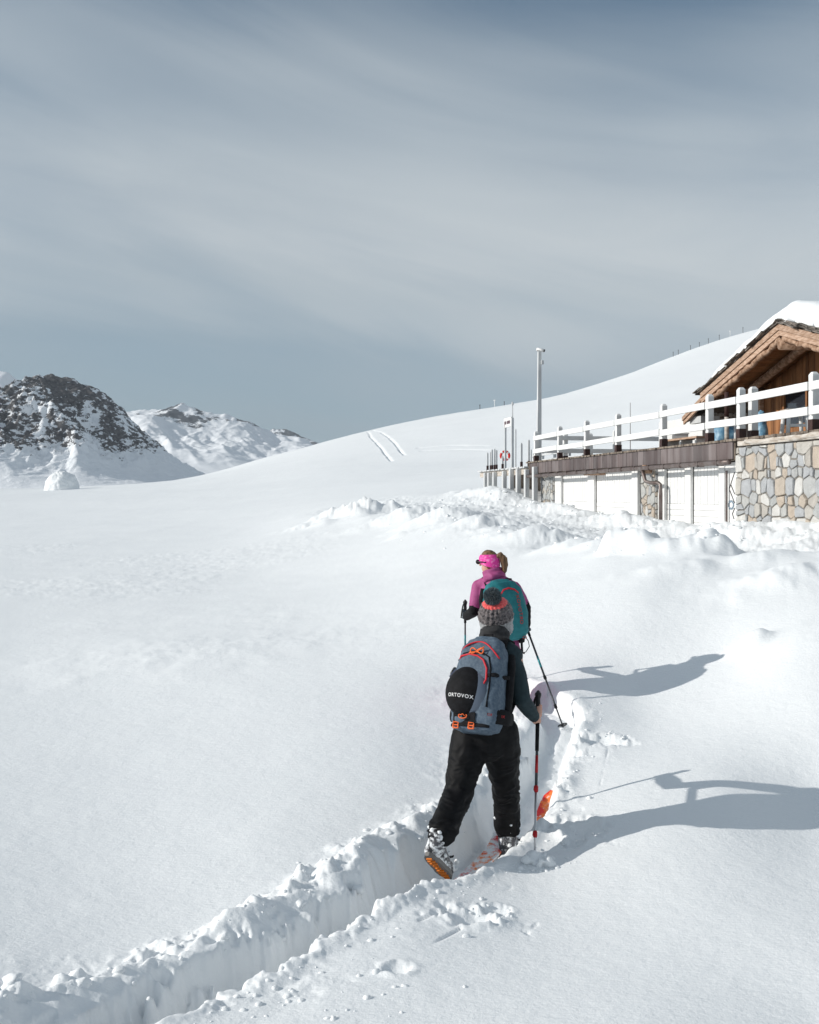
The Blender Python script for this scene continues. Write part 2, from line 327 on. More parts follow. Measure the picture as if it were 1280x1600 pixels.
# ------------------------------------------------------------------ snow ground
CTRL = [  # pixel column, pixel row, depth
 (0,1500,4.9),(0,1350,6.3),(0,1200,8.6),(0,1060,13),(0,1000,16),(0,900,28),(0,840,50),(0,795,95),(0,764,165),(0,768,260),
 (200,1600,4.3),(200,1200,8.5),(200,1000,15),(200,900,26),(200,835,48),(200,790,90),(200,757,160),(200,764,250),
 (320,745,190),(320,756,300),(400,1600,4.3),(400,1350,6.15),(400,1200,8.2),(400,1080,10.8),(400,1000,14),(400,900,24),(400,832,42),(400,785,75),(400,745,130),(400,719,200),(400,740,320),
 (640,1600,4.25),(640,1450,5.25),(740,1317,6.6),(600,1200,8.0),(600,1080,10.4),(600,1000,12.8),(600,900,19.5),(600,835,28),(500,830,34),(500,780,60),(500,735,120),(500,692,215),(500,715,330),
 (560,790,42),(560,752,85),(640,785,40),(640,765,55),(640,715,125),(640,658,232),(640,685,340),
 (760,745,58),(760,712,110),(760,640,252),(760,665,360),(840,725,75),(840,628,272),(840,655,380),
 (900,612,292),(900,640,400),(1000,578,322),(1000,600,430),(1100,540,352),(1100,565,470),(1165,523,372),(1165,548,490),(1280,497,395),(1280,520,520),
 (760,950,13.2),(800,900,15.5),(800,850,19),(800,826,21.5),(700,812,25.5),(720,787,34),(800,806,27),(856,791,34),(900,815,26),
 (940,856,16.0),(1000,866,14.8),(1100,872,13.8),(1280,880,12.9),(1000,845,19),(1100,856,17.3),(1280,846,16),
 (1133,829,21.3),(1015,814,25.6),(1280,820,17.6),(800,765,38),(760,768,43),(1200,745,30),(1100,735,40),(1280,735,24),(1280,640,60),(1100,665,80),(1000,690,90),
 (1000,930,12.1),(1000,1000,11.0),(1000,1080,10.1),(1000,1150,8.7),(1000,1250,7.1),(1145,1030,10.3),(1128,1228,7.2),(1280,1262,7.1),(1280,1100,8.4),(1280,950,10.7),(1180,960,11.0),
 (883,1102,9.4),(835,1352,6.35),(800,1160,8.9),(800,1085,10.2),(780,1030,11.3),(1000,1400,5.7),(1280,1500,4.75),(1000,1600,4.15),(1280,1600,4.2),
 (-400,1500,4.6),(-400,1000,14.5),(-400,850,45),(-400,770,150),(-400,775,280),(1700,1500,4.5),(1700,1150,7.5),(1700,900,11),(1700,780,20),(1700,640,60),(1700,450,330),(1700,470,500),
]
cx = np.array([[math.atan2((a - 640) / F, 1.0) * 2.4, math.log(c * math.hypot(1, (a - 640) / F))] for a, b, c in CTRL])
ct = np.array([(HZ - b) / F / math.hypot(1, (a - 640) / F) for a, b, c in CTRL])
def _tps(r2): return 0.5 * r2 * np.log(r2 + 1e-9)
_n = len(cx); _K = _tps(((cx[:, None] - cx[None]) ** 2).sum(-1)) + np.eye(_n) * 0.008
_A = np.zeros((_n + 3, _n + 3)); _A[:_n, :_n] = _K; _A[:_n, _n] = 1; _A[:_n, _n + 1:] = cx; _A[_n, :_n] = 1; _A[_n + 1:, :_n] = cx.T
_w = np.linalg.solve(_A, np.concatenate([ct, np.zeros(3)]))
TMAX = math.radians(36)
def base_t(th, lr):
    out = np.full(th.shape, _w[_n]) + _w[_n + 1] * th * 2.4 + _w[_n + 2] * lr
    for i in range(_n):
        out += _w[i] * _tps((th * 2.4 - cx[i, 0]) ** 2 + (lr - cx[i, 1]) ** 2)
    return out
def base_z(x, y):
    R = np.hypot(x, y); th = np.arctan2(x, y); thc = np.clip(th, -TMAX, TMAX)
    Rc = np.clip(R, 3.6, 520)
    z = base_t(thc, np.log(Rc)) * Rc
    back = sstep(math.radians(60), math.radians(150), np.abs(th))
    far_drop = np.clip(R - 520, 0, None) * -0.05
    z = z + far_drop
    zb = -1.9 + 0.0 * z
    return z * (1 - back) + zb * back
TRACK = [(-4.9, -1.2), (-3.0, 1.4), (-2.05, 3.1), (-1.30, 4.22), (-.94, 4.66), (-.53, 5.22), (-.05, 5.92), (.28, 6.4), (.62, 6.95), (.95, 7.8), (1.24, 8.75), (1.36, 9.35), (1.26, 9.85), (1.0, 10.3)]
def catmull(pts, n=8):
    p = [V((a, b, 0)) for a, b in pts]; p = [p[0] * 2 - p[1]] + p + [p[-1] * 2 - p[-2]]; out = []
    for i in range(1, len(p) - 2):
        for k in range(n):
            t = k / n; a, b, c, d = p[i - 1], p[i], p[i + 1], p[i + 2]
            out.append(0.5 * (2 * b + (c - a) * t + (2 * a - 5 * b + 4 * c - d) * t * t + (3 * b - a - 3 * c + d) * t ** 3))
    out.append(p[-2]); return [(q.x, q.y) for q in out]
def sdist(x, y, pts):          # distance, signed (positive = right of the way on), and arc position
    best = np.full(x.shape, 1e9); sg = np.zeros(x.shape); arc = np.zeros(x.shape); acc = 0.0
    for (ax, ay), (bx, by) in zip(pts[:-1], pts[1:]):
        dx, dy = bx - ax, by - ay; ll = math.hypot(dx, dy)
        t = np.clip(((x - ax) * dx + (y - ay) * dy) / (ll * ll), 0, 1)
        qx = x - ax - t * dx; qy = y - ay - t * dy; d = np.hypot(qx, qy)
        m = d < best; best = np.where(m, d, best); sg = np.where(m, np.sign(qx * dy - qy * dx), sg); arc = np.where(m, acc + t * ll, arc); acc += ll
    return best * sg, arc
TR = catmull(TRACK)
def hw(px, py, D): p = P(px, py, D); return p.x, p.y
BANK = [hw(*q) for q in ((520,800,36),(560,782,36),(620,785,32),(700,800,26.5),(800,822,21),(880,835,18),(940,848,16.2),(1000,860,14.8),(1100,868,13.8),(1280,875,13),(1500,885,12.5))]
ROAD = [hw(*q) for q in ((560,775,46),(650,780,38),(720,787,33),(800,806,26),(900,826,22),(1000,847,18.6),(1100,857,17),(1280,860,15.4),(1500,870,14.5))]
WALLB = [(10.05 - .1609 * s - .75, .987 * s - .12) for s in (10, 17, 24, 30, 36, 44)]
HUM = [  # px, py, D, radius across, radius deep, height, power
 (985,852,14.9,.44,.36,.27,6),(1012,862,14.5,.26,.2,.14,3),(1105,862,14.2,.50,.36,.24,2.4),(1140,868,13.9,.25,.2,.10,2.5),(900,846,17.2,.5,.4,.16,2.2),
 (1176,1026,10.35,.22,.13,.13,2.4),(1230,905,12,.8,.5,.16,2),(1060,900,13,.6,.4,.08,2),(1250,1000,10,.5,.4,.04,2),
 (545,790,38,1.6,1.2,.42,2.4),(578,786,37,.9,.8,.35,2.2),(640,796,31.5,1.5,.8,.26,2.2),(700,803,27.5,1.2,.8,.24,2.2),(628,848,25.5,.35,.2,.10,2.2),(760,817,23.5,.8,.5,.16,2.2),(840,832,19.6,.6,.4,.16,2.2),
 (300,1010,13.5,2.5,1.2,.05,2),(1180,900,13.0,.35,.25,.10,2),
]
HUMW = [(*hw(a, b, c), rx, ry, h, p) for a, b, c, rx, ry, h, p in HUM]
HOLES = [(*hw(740, 1432, 5.45), .13, .10, .09), (*hw(775, 1412, 5.6), .07, .06, .05), (*hw(943, 1168, 8.55), .15, .12, .08), (*hw(915, 1163, 8.65), .06, .06, .04), (*hw(908, 1297, 6.8), .12, .13, .10), (*hw(893, 1106, 9.35), .09, .07, .05), (*hw(835, 1356, 6.33), .05, .05, .05), (*hw(620, 1530, 4.8), .07, .06, .035), (*hw(900, 1310, 6.6), .06, .05, .05)]
LINES = [(hw(655, 1448, 5.35), hw(800, 1375, 5.95), .016, .02), (hw(665, 1490, 5.05), hw(720, 1455, 5.3), .014, .022), (hw(938, 1225, 7.55), hw(950, 1180, 8.3), .012, .014), (hw(205, 1505, 4.85), hw(560, 1372, 5.95), .014, .014), (hw(895, 1110, 9.3), hw(912, 1124, 9.15), .015, .02), (hw(30, 1560, 4.45), hw(205, 1505, 4.85), .014, .010)]
HT1 = [hw(*q) for q in ((574,677,212),(580,690,180),(595,702,152),(612,718,122))]
HT2 = [hw(*q) for q in ((582,677,212),(600,687,186),(616,700,158),(632,713,130))]
HT3 = [hw(*q) for q in ((655,706,140),(700,708,136),(760,714,126))]
HT4 = [hw(*q) for q in ((660,710,133),(705,713,128),(760,720,119))]
def ground_z(x, y, detail=True):
    x = np.asarray(x, float); y = np.asarray(y, float)
    z = base_z(x, y); R = np.hypot(x, y)
    z = z + fbm(x, y, 3.5, 3, 5) * 0.045 * sstep(4, 16, R) + fbm(x, y, 18, 2, 8) * 0.25 * sstep(30, 90, R)
    z = z + fbm(x, y, 0.55, 3, 11) * 0.006
    for a, b, rx, ry, h, p in HUMW:
        q = ((x - a) / rx) ** 2 + ((y - b) / ry) ** 2
        q = q * (1 + .5 * fbm(x, y, 0.5, 2, 4)); z = z + h * np.exp(-np.clip(q, 0, None) ** (p / 2)) * (1 + 0.4 * fbm(x, y, 0.3, 3, 3, .6))
    near = R < 60
    if near.any():
        xn, yn = x[near], y[near]; zn = z[near]; Rn = R[near]
        # rough, cleared lane and its bank
        db, _ = sdist(xn, yn, BANK); dr, _ = sdist(xn, yn, ROAD); dw, _ = sdist(xn, yn, WALLB)
        lump = fbm(xn, yn, 0.9, 4, 21, 0.55, billow=True) + 0.35
        lump2 = fbm(xn, yn, 0.32, 4, 22, 0.6)
        zn = zn + np.exp(-(db / 0.75) ** 2) * (0.10 + 0.20 * fbm(xn, yn, 1.5, 3, 23)) * sstep(10, 14, Rn)
        road = np.exp(-(dr / 2.1) ** 4)
        zn = zn + road * (-0.10 + 0.045 * lump + 0.07 * lump2 + .05 * fbm(xn, yn, .17, 3, 25) * sstep(-.25, .35, fbm(xn, yn, 1.8, 2, 26)))
        wall = np.exp(-(dw / 0.75) ** 2)
        zn = zn + wall * (0.16 + 0.20 * fbm(xn, yn, 1.1, 3, 24) + 0.06 * lump + 0.06 * lump2)
        # wind ripples on the open field to the left
        rip = sstep(11, 15, Rn) * (1 - sstep(40, 60, Rn)) * sstep(-0.02, -0.12, xn / np.maximum(yn, 1)) * sstep(-.05, .35, fbm(xn, yn, 7, 2, 31))
        zn = zn + rip * 0.026 * fbm(xn * 0.7, yn * 1.3, 0.27, 3, 33, .6)
        # ski track
        d, arc = sdist(xn, yn, TR); ad = np.abs(d)
        act = ad < 1.6
        wob = fbm(arc, d * 0.3, 0.45, 3, 41) * 0.05
        cl = fbm(xn, yn, 0.16, 3, 42, 0.5)
        cl2 = fbm(xn, yn, 0.30, 3, 43, 0.55)
        cl3 = fbm(xn, yn, 0.05, 2, 48)
        dd = d + wob + (0.085 * cl + 0.04 * cl3 + .03 * cl2) * (1 - .55 * sstep(8.6, 9.6, arc))     # broken, slumped walls
        narrow = sstep(6.9 + 2.0, 12.5, arc)          # slimmer beyond the nearer skier
        hwid = 0.08 + 0.095 * sstep(8.0, 9.2, arc) - 0.03 * narrow
        floor = 1 - sstep(hwid - .03, hwid + np.where(dd < 0, .10, .06) + 0.05 * cl2 + .02 * cl, np.abs(dd))
        depth = 0.20 - 0.05 * narrow + 0.015 * (1 - sstep(6.3, 8.8, arc))
        zn = zn - floor * (depth + 0.012 * cl2 + .006 * cl3)
        zn = zn + 4 * floor * (1 - floor) * (0.035 * cl2 + .036 * cl + .024 * cl3) + floor * (.034 * cl + .02 * cl3 + .02 * cl2) * (1 - .6 * sstep(8.4, 9.4, arc))
        lb = np.exp(-((dd + hwid + 0.20) / 0.15) ** 2) * (1 - 0.45 * narrow)
        rb = np.exp(-((dd - hwid - .11) / 0.06) ** 2) * (1 - 0.3 * narrow)
        zn = zn + lb * (0.085 + 0.06 * cl2 + 0.036 * cl + .014 * cl3) + rb * (0.022 + 0.028 * cl2 + 0.020 * cl + .010 * cl3)
        apron = sstep(0.85, 0.35, np.abs(dd + 0.16)) * (1 - floor)
        patch = sstep(0.0, 0.35, fbm(xn, yn, 0.7, 2, 47))
        zn = zn + apron * patch * np.clip(0.014 * cl + 0.026 * cl2 + .010 * cl3, -0.012, .05)
        ruts = np.exp(-((np.abs(dd) - 0.10) / 0.055) ** 2) * floor
        zn = zn - ruts * 0.03
        for a, b, rx, ry, h in HOLES:
            q = ((xn - a) / rx) ** 2 + ((yn - b) / ry) ** 2
            q = q * (1 + .7 * cl + .4 * cl3); q = np.clip(q, 0, None); zn = zn - .75 * h * np.exp(-q ** 1.4) * (1 + 0.6 * cl + .3 * cl3) + 0.5 * h * np.exp(-((np.sqrt(q) - 1.35) / 0.45) ** 2) * (0.3 + 0.9 * cl + .5 * cl3)
        for (ax, ay), (bx, by), wd, dp in LINES:
            dl, _ = sdist(xn, yn, [(ax, ay), (bx, by)])
            zn = zn - .6 * dp * np.exp(-(dl / (wd * .6)) ** 2) * sstep(-.5, .2, fbm(xn, yn, .25, 2, 61))
        z = z.copy(); z[near] = zn
    far = (R > 90) & (R < 240)
    if far.any():
        xf, yf = x[far], y[far]; zf = z[far]
        for T_, wd, dp in ((HT1, .2, .22), (HT2, .2, .22), (HT3, .4, .22), (HT4, .4, .22)):
            dl, _ = sdist(xf, yf, T_)
            zf = zf - dp * np.exp(-(dl / wd) ** 2) * (0.75 + 0.5 * fbm(xf, yf, 3, 2, 55)) + 0.25 * dp * np.exp(-((dl - 1.2 * wd) / (.6 * wd)) ** 2)
        z = z.copy(); z[far] = zf
    return z
def gz(x, y): return float(ground_z(np.array([x]), np.array([y]))[0])

th = list(np.linspace(-math.radians(25), math.radians(25), 901))
a = math.radians(25); st = math.radians(0.06); right = []
while a < math.pi - 0.02:
    st = min(st * 1.12, math.radians(6)); a += st; right.append(min(a, math.pi))
right = [r for r in right if r < math.pi - 0.01]
th = [-r for r in right[::-1]] + th + right + [math.pi]
rr = list(np.geomspace(0.35, 3.0, 22))
while rr[-1] < 16: rr.append(rr[-1] + 1.25 * rr[-1] ** 2 / 2250)
while rr[-1] < 60: rr.append(rr[-1] * 1.0085)
while rr[-1] < 240: rr.append(rr[-1] * 1.0065)
while rr[-1] < 1100: rr.append(rr[-1] * 1.03)
TH, RR = np.meshgrid(np.array(th), np.array(rr))
GX = RR * np.sin(TH); GY = RR * np.cos(TH)
GZ = ground_z(GX.ravel(), GY.ravel()).reshape(GX.shape)
nr, ncol = GX.shape
me = bpy.data.meshes.new('snow_ground')
verts = np.stack([GX, GY, GZ], -1).reshape(-1, 3)
verts = np.vstack([verts, [[0, 0, float(GZ[0].mean())]]])
i0 = (np.arange(nr - 1)[:, None] * ncol + np.arange(ncol)[None]); i1 = (np.arange(nr - 1)[:, None] * ncol + (np.arange(ncol)[None] + 1) % ncol)
quads = np.stack([i0, i1, i1 + ncol, i0 + ncol], -1).reshape(-1, 4)[:, ::-1]
tris = np.stack([np.arange(ncol), np.full(ncol, len(verts) - 1), (np.arange(ncol) + 1) % ncol], -1)[:, ::-1]
me.vertices.add(len(verts)); me.vertices.foreach_set('co', verts.ravel())
nl = quads.size + tris.size
me.loops.add(nl); me.loops.foreach_set('vertex_index', np.concatenate([quads.ravel(), tris.ravel()]).astype(np.int32))
me.polygons.add(len(quads) + len(tris))
me.polygons.foreach_set('loop_start', np.concatenate([np.arange(len(quads)) * 4, quads.size + np.arange(len(tris)) * 3]).astype(np.int32))
me.update(calc_edges=True)
if me.polygons[1000].normal.z < 0: me.flip_normals()
g = link('snow_ground', me, 'snow', smooth=True); tag(g, 'deep sunlit snow field with a fresh ski track', 'snow', kind='structure')

# loose snow crumbs thrown up beside the track
mbc = MB()
CR = []
def crumb(x, y, r, sink=0.35): CR.append((x, y, r, sink))
def flush_crumbs():
    if not CR: return
    zz = ground_z(np.array([c[0] for c in CR]), np.array([c[1] for c in CR]))
    for (x, y, r, sink), z in zip(CR, zz): crumb_at(x, y, r, sink, float(z))
    CR.clear()
def crumb_at(x, y, r, sink, z):
    z = z + r * (1 - sink) * 0.6
    sc3 = V((rnd.uniform(.8, 1.4), rnd.uniform(.8, 1.3), rnd.uniform(.5, .8))) * r; ph = V((rnd.uniform(0, 50), 0, 0))
    pl = [(V((rnd.gauss(0, 1), rnd.gauss(0, 1), rnd.gauss(0, .8))).normalized(), rnd.uniform(.55, .85)) for _ in range(8)]
    seg, rg = (8, 6) if r < 0.02 else (14, 10)
    base = len(mbc.v); mbc.ball((0, 0, 0), 1.0, seg, rg)
    for i in range(base, len(mbc.v)):
        p = V(mbc.v[i]); k = 1.0
        for n_, c_ in pl:
            d_ = p.dot(n_)
            if d_ > c_: k = min(k, c_ / d_)
        p = p * k * (1 + .16 * mn.noise(p * 2.2 + ph)); mbc.v[i] = (p.x * sc3.x + x, p.y * sc3.y + y, p.z * sc3.z + z)
def along(arcpos):
    acc = 0
    for (ax, ay), (bx, by) in zip(TR[:-1], TR[1:]):
        l_ = math.hypot(bx - ax, by - ay)
        if acc + l_ >= arcpos:
            t = (arcpos - acc) / l_; return ax + (bx - ax) * t, ay + (by - ay) * t, (bx - ax) / l_, (by - ay) / l_
        acc += l_
    return bx, by, (bx - ax) / l_, (by - ay) / l_
for i in range(420):
    s_ = rnd.uniform(4.2, 13.2); x, y, dx, dy = along(s_)
    side = rnd.random()
    d = (-rnd.gauss(.36, .10) if side < .55 else rnd.gauss(.30, .08)) if side < .92 else rnd.uniform(-.8, .7)
    r = min(0.04, 0.004 + rnd.expovariate(1 / 0.006)); crumb(x + dy * d, y - dx * d, r, 1.1)
for px, py, D, r in ((205,1525,4.75,.06),(160,1535,4.65,.05),(95,1545,4.6,.075),(130,1560,4.5,.05),(20,1585,4.35,.06),(560,1408,5.8,.05),(590,1395,5.9,.04),(470,1440,5.5,.045),(690,1385,6.05,.05),(672,1392,5.95,.06),(700,1378,6.1,.04),(640,1420,5.75,.045),(745,1345,6.5,.035),(610,1390,5.9,.05),(350,1480,5.05,.05)):
    p = P(px, py, D); crumb(p.x, p.y, r * .75, 1.0)
for cx_, cy_, n_, sp in ((*hw(836, 1345, 6.34), 42, .07), (*hw(745, 1425, 5.5), 26, .10), (*hw(945, 1165, 8.6), 22, .12), (*hw(890, 1106, 9.3), 14, .07), (*hw(905, 1300, 6.75), 14, .1), (*hw(520, 1560, 4.6), 40, .35), (*hw(400, 1590, 4.4), 30, .3)):
    for i in range(n_): crumb(cx_ + rnd.gauss(0, sp), cy_ + rnd.gauss(0, sp), rnd.uniform(.005, .02), 1.05)
flush_crumbs()
o = mbc.build('snow_crumbs', 'snow', smooth=True); tag(o, 'loose crumbs of snow scattered beside the ski track', 'snow crumbs', kind='stuff')
mbc = MB()
for i in range(230):     # blocks of ploughed snow on the lane and along the building
    if i < 90: (ax, ay), (bx, by) = [(WALLB[k], WALLB[k + 1]) for k in (1, 2, 3)][i % 3]; sp, mx = .45, .16
    elif i < 170: k = rnd.randrange(1, 6); (ax, ay), (bx, by) = ROAD[k], ROAD[k + 1]; sp, mx = 1.3, .10
    else: k = rnd.randrange(1, 8); (ax, ay), (bx, by) = BANK[k], BANK[k + 1]; sp, mx = .35, .14
    t = rnd.random(); x = ax + (bx - ax) * t + rnd.gauss(0, sp); y = ay + (by - ay) * t + rnd.gauss(0, sp * .6)
    if x > 10.05 - .163 * y - .12: continue
    crumb(x, y, min(mx, .02 + rnd.expovariate(1 / .024)), 1.05)
flush_crumbs()
o = mbc.build('ploughed_snow', 'snow', smooth=True); tag(o, 'broken lumps of ploughed snow along the terrace building', 'snow lumps', kind='stuff')

# ------------------------------------------------------------------ mountains
def rock_mat(name, rock, rock2, lo, hi, nscale, amp):
    m = bpy.data.materials.new(name); m.use_nodes = True
    t = m.node_tree; b = t.nodes['Principled BSDF']; LL = t.links.new; b.inputs['Roughness'].default_value = 0.85; b.inputs['Specular IOR Level'].default_value = 0.15
    at = N(t, 'ShaderNodeAttribute'); at.attribute_name = 'rock'
    co = N(t, 'ShaderNodeTexCoord')
    n1 = N(t, 'ShaderNodeTexNoise'); n1.inputs['Scale'].default_value = nscale; n1.inputs['Detail'].default_value = 10; n1.inputs['Roughness'].default_value = 0.68
    mpn = N(t, 'ShaderNodeMapping'); mpn.inputs['Scale'].default_value = (1, .6, 1.7); mpn.inputs['Rotation'].default_value = (0, math.radians(28), 0)
    LL(co.outputs['Object'], mpn.inputs[0]); LL(mpn.outputs[0], n1.inputs['Vector'])
    ma = N(t, 'ShaderNodeMath', operation='MULTIPLY_ADD'); LL(n1.outputs['Fac'], ma.inputs[0]); ma.inputs[1].default_value = amp; LL(at.outputs['Fac'], ma.inputs[2])
    mr = N(t, 'ShaderNodeMapRange'); mr.inputs[1].default_value = lo; mr.inputs[2].default_value = hi; LL(ma.outputs[0], mr.inputs[0])
    n2 = N(t, 'ShaderNodeTexNoise'); n2.inputs['Scale'].default_value = nscale * 2.3; n2.inputs['Detail'].default_value = 8; LL(co.outputs['Object'], n2.inputs['Vector'])
    rp = N(t, 'ShaderNodeValToRGB'); rp.color_ramp.elements[0].position = .35; rp.color_ramp.elements[1].position = .65
    rp.color_ramp.elements[0].color = (*rock, 1); rp.color_ramp.elements[1].color = (*rock2, 1); LL(n2.outputs['Fac'], rp.inputs[0])
    mx = N(t, 'ShaderNodeMix', data_type='RGBA'); LL(mr.outputs[0], mx.inputs[0]); mx.inputs[6].default_value = (0.86, 0.885, 0.915, 1); LL(rp.outputs[0], mx.inputs[7])
    LL(mx.outputs[2], b.inputs['Base Color'])
    bp = N(t, 'ShaderNodeBump'); bp.inputs['Strength'].default_value = 0.6; bp.inputs['Distance'].default_value = 3.0; LL(n1.outputs['Fac'], bp.inputs['Height']); LL(bp.outputs[0], b.inputs['Normal'])
    return m
def mountain(name, prof, D, front, back, base_py, rough, seed, label, m, nx=300, ny=170, rockfn=None, noise_sc=60, expo=0.85, crag=1.0):
    xs = np.linspace(prof[0][0], prof[-1][0], nx); hy = np.interp(xs, [p[0] for p in prof], [p[1] for p in prof])
    X = (xs - 640) / F * D; H = (HZ - hy) / F * D; zb = (HZ - base_py) / F * D
    ys = np.concatenate([np.linspace(D - front, D, int(ny * .75), endpoint=False), np.linspace(D, D + back, ny - int(ny * .75))])
    XX, YY = np.meshgrid(X, ys); HH = np.tile(H, (ny, 1))
    t = np.where(YY < D, (D - YY) / front, (YY - D) / back)
    # gullies run down the fall line: warp the ridge sideways with distance from it
    warp = fbm(XX, YY, noise_sc * 3, 3, seed) * noise_sc * 0.9 * t
    Hs = np.interp((XX + warp).ravel(), X, H).reshape(XX.shape)
    g_ = np.clip(1 - t, 0, 1) ** (1 / expo)
    z = zb + (Hs - zb) * g_
    env = np.clip(np.sin(np.clip(t, 0, 1) * math.pi) ** 0.6, 0, 1) * sstep(0, .25, (Hs - zb) / max(1, (H.max() - zb)))
    gul = fbm(XX + 0.35 * (YY - D), YY * 0.28, noise_sc, 5, seed + 3, 0.52, ridged=True)
    foot = sstep(0.04, 0.38, (z - zb) / max(1, H.max() - zb)) * .9 + .1
    z = z + env * foot * gul * rough + env * foot * fbm(XX - 0.5 * (YY - D), YY * .5, noise_sc * .3, 4, seed + 9, .55, ridged=True) * rough * .5 * crag
    z = z + sstep(0.2, 0.0, t) * fbm(XX, YY, noise_sc * .25, 4, seed + 15) * rough * .32
    rel = (z - zb) / max(1.0, H.max() - zb)
    rk = rockfn(XX, YY, rel, t, gul) if rockfn else rel
    # perspective keeps ridge silhouette: verts in world space
    vs = np.stack([XX, YY, z], -1).reshape(-1, 3)
    i = (np.arange(ny - 1)[:, None] * nx + np.arange(nx - 1)[None]).ravel()
    fs = np.stack([i, i + 1, i + 1 + nx, i + nx], -1)
    me = bpy.data.meshes.new(name); me.from_pydata(vs.tolist(), [], fs.tolist())
    at = me.attributes.new('rock', 'FLOAT', 'POINT'); at.data.foreach_set('value', rk.ravel().astype(np.float32))
    o = link(name, me, m, smooth=True); tag(o, label, 'mountain', kind='structure'); return o
m1 = rock_mat('peak_rock_and_snow', (0.055, 0.058, 0.065), (0.145, 0.14, 0.14), 0.92, 0.99, 0.085, 1.9)
m2 = rock_mat('range_rock_and_snow', (0.075, 0.085, 0.10), (0.13, 0.14, 0.155), 0.93, 0.99, 0.013, 1.6)
def rf1(X, Y, rel, t, gul):
    # rocky upper two thirds, snowy foot, snow couloirs slanting down to the right
    up = sstep(0.16, 0.42, rel)
    px = X / Y * F + 640
    cou = np.exp(-((px - 130 - (0.75 - rel) * 10 + 28 * fbm(X, Y, 160, 2, 77)) / 13) ** 2) * sstep(.85, .6, rel)
    cou2 = np.exp(-((px - 45 - (0.8 - rel) * 70) / 16) ** 2) * sstep(.9, .55, rel) * .8
    rt = sstep(330, 215, px)
    lf = sstep(-60, 10, px) * .5 + .5
    return -0.13 + 0.27 * up * rt * lf - 0.32 * cou - 0.22 * cou2 - 0.20 * gul - .35 * (1 - up) + .10 * sstep(.6, .95, rel)
mountain('mountain', [(-420,690),(-260,668),(-120,650),(-40,640),(0,628),(22,612),(40,599),(62,590),(85,587),(108,591),(122,596),(140,603),(152,612),(168,624),(182,639),(198,655),(214,672),(240,697),(268,718),(300,735),(340,752),(420,768)], 1500, 420, 300, 770, 27, 3, 'dark rocky peak with snow couloirs rising at the left', m1, 420, 240, rf1, 55, 0.95)
def rf2(X, Y, rel, t, gul):
    px = X / Y * F + 640
    return -0.20 + 0.38 * sstep(0.55, 0.85, rel) * sstep(0.5, 0.15, t) - 0.30 * gul - 0.25 * sstep(.3, .5, t)
mountain('mountain_range', [(40,680),(130,668),(180,655),(207,645),(225,642),(250,641),(268,636),(285,632),(300,638),(315,641),(330,645),(345,649),(370,653),(392,657),(405,664),(420,674),(432,682),(450,684),(468,686),(500,697),(560,712),(640,730)], 3600, 1500, 600, 758, 42, 11, 'distant snowy range with thin rock bands behind the hill', m2, 420, 200, rf2, 210, 0.7, .35)
mountain('far_mountain', [(390,690),(415,676),(428,671),(445,671),(458,674),(470,681),(490,690),(520,700)], 5200, 600, 400, 720, 25, 23, 'small dark rocky crest at the right end of the distant range', m2, 120, 60, lambda X, Y, r, t, g_: .25 * sstep(.2, .6, r) - .1 * g_, 80)
mountain('far_summit', [(-300,640),(-140,610),(-60,592),(-20,582),(0,580),(12,583),(25,592),(40,602),(70,625),(140,660)], 6000, 1400, 500, 740, 40, 31, 'pale snow summit half hidden behind the dark peak', m2, 160, 90, lambda X, Y, r, t, g_: -.15 - .2 * g_, 300, .85, .3)

# snow mound at the edge of the field
p0 = P(97, 757, 150); mbm = MB(); c0 = V((p0.x, p0.y, gz(p0.x, p0.y)))
def moundfn(p):
    q = p - c0; k = 1 + .06 * mn.noise(q * 1.3) + .05 * mn.noise(q * 3.5) - .05 * abs(mn.noise(q * 5)); return c0 + V((q.x * k, q.y * k, q.z * k))
mbm.ball(c0, (2.5, 2.2, 2.75), 90, 60, moundfn)
o = mbm.build('snow_mound', 'snow', smooth=True); tag(o, 'domed pitted snow mound at the field edge below the rocky peak', 'snow mound')

# ------------------------------------------------------------------ terrace building (frame: s along, o inwards)
E1 = V((-.1609, .98697, 0)); E2 = V((.98697, .1609, 0)); ORG = V((10.05, 0, 0))
def T(s, o, z): return ORG + E1 * s + E2 * o + V((0, 0, z))
def TF(p): return T(p.x, p.y, p.z)
def tb(mb, s0, s1, o0, o1, z0, z1): return mb.box(s0, s1, o0, o1, z0, z1, TF)
DK = 1.11
def s_at(px, o):
    u = (px - 640) / F; return (10.05 + .98697 * o - .1609 * u * o) / (.98697 * u + .1609)
def z_at(px, py, o):
    s = s_at(px, o); return (HZ - py) / F * (.98697 * s + .1609 * o)
tbld = thing('terrace_building', 'white garage building with stone wall carrying the timber terrace', 'building', T(24, 0, -.8))
# deck boards (ends show along the edge)
bmesh_board = None; s = 12.5; k = 0
while s < 36.0:
    wd = .155; mb = MB(); tb(mb, s + .004, s + wd - .006, -.20 + rnd.uniform(-.02, .02), 9.5, DK - .045, DK + rnd.uniform(-.003, .003)); mb.build('deck_board', 'deck', tbld); s += wd
mb = MB(); tb(mb, 12.5, 36.0, .35, 9.4, DK - .30, DK - .047); mb.build('deck_slab', 'deck', tbld)
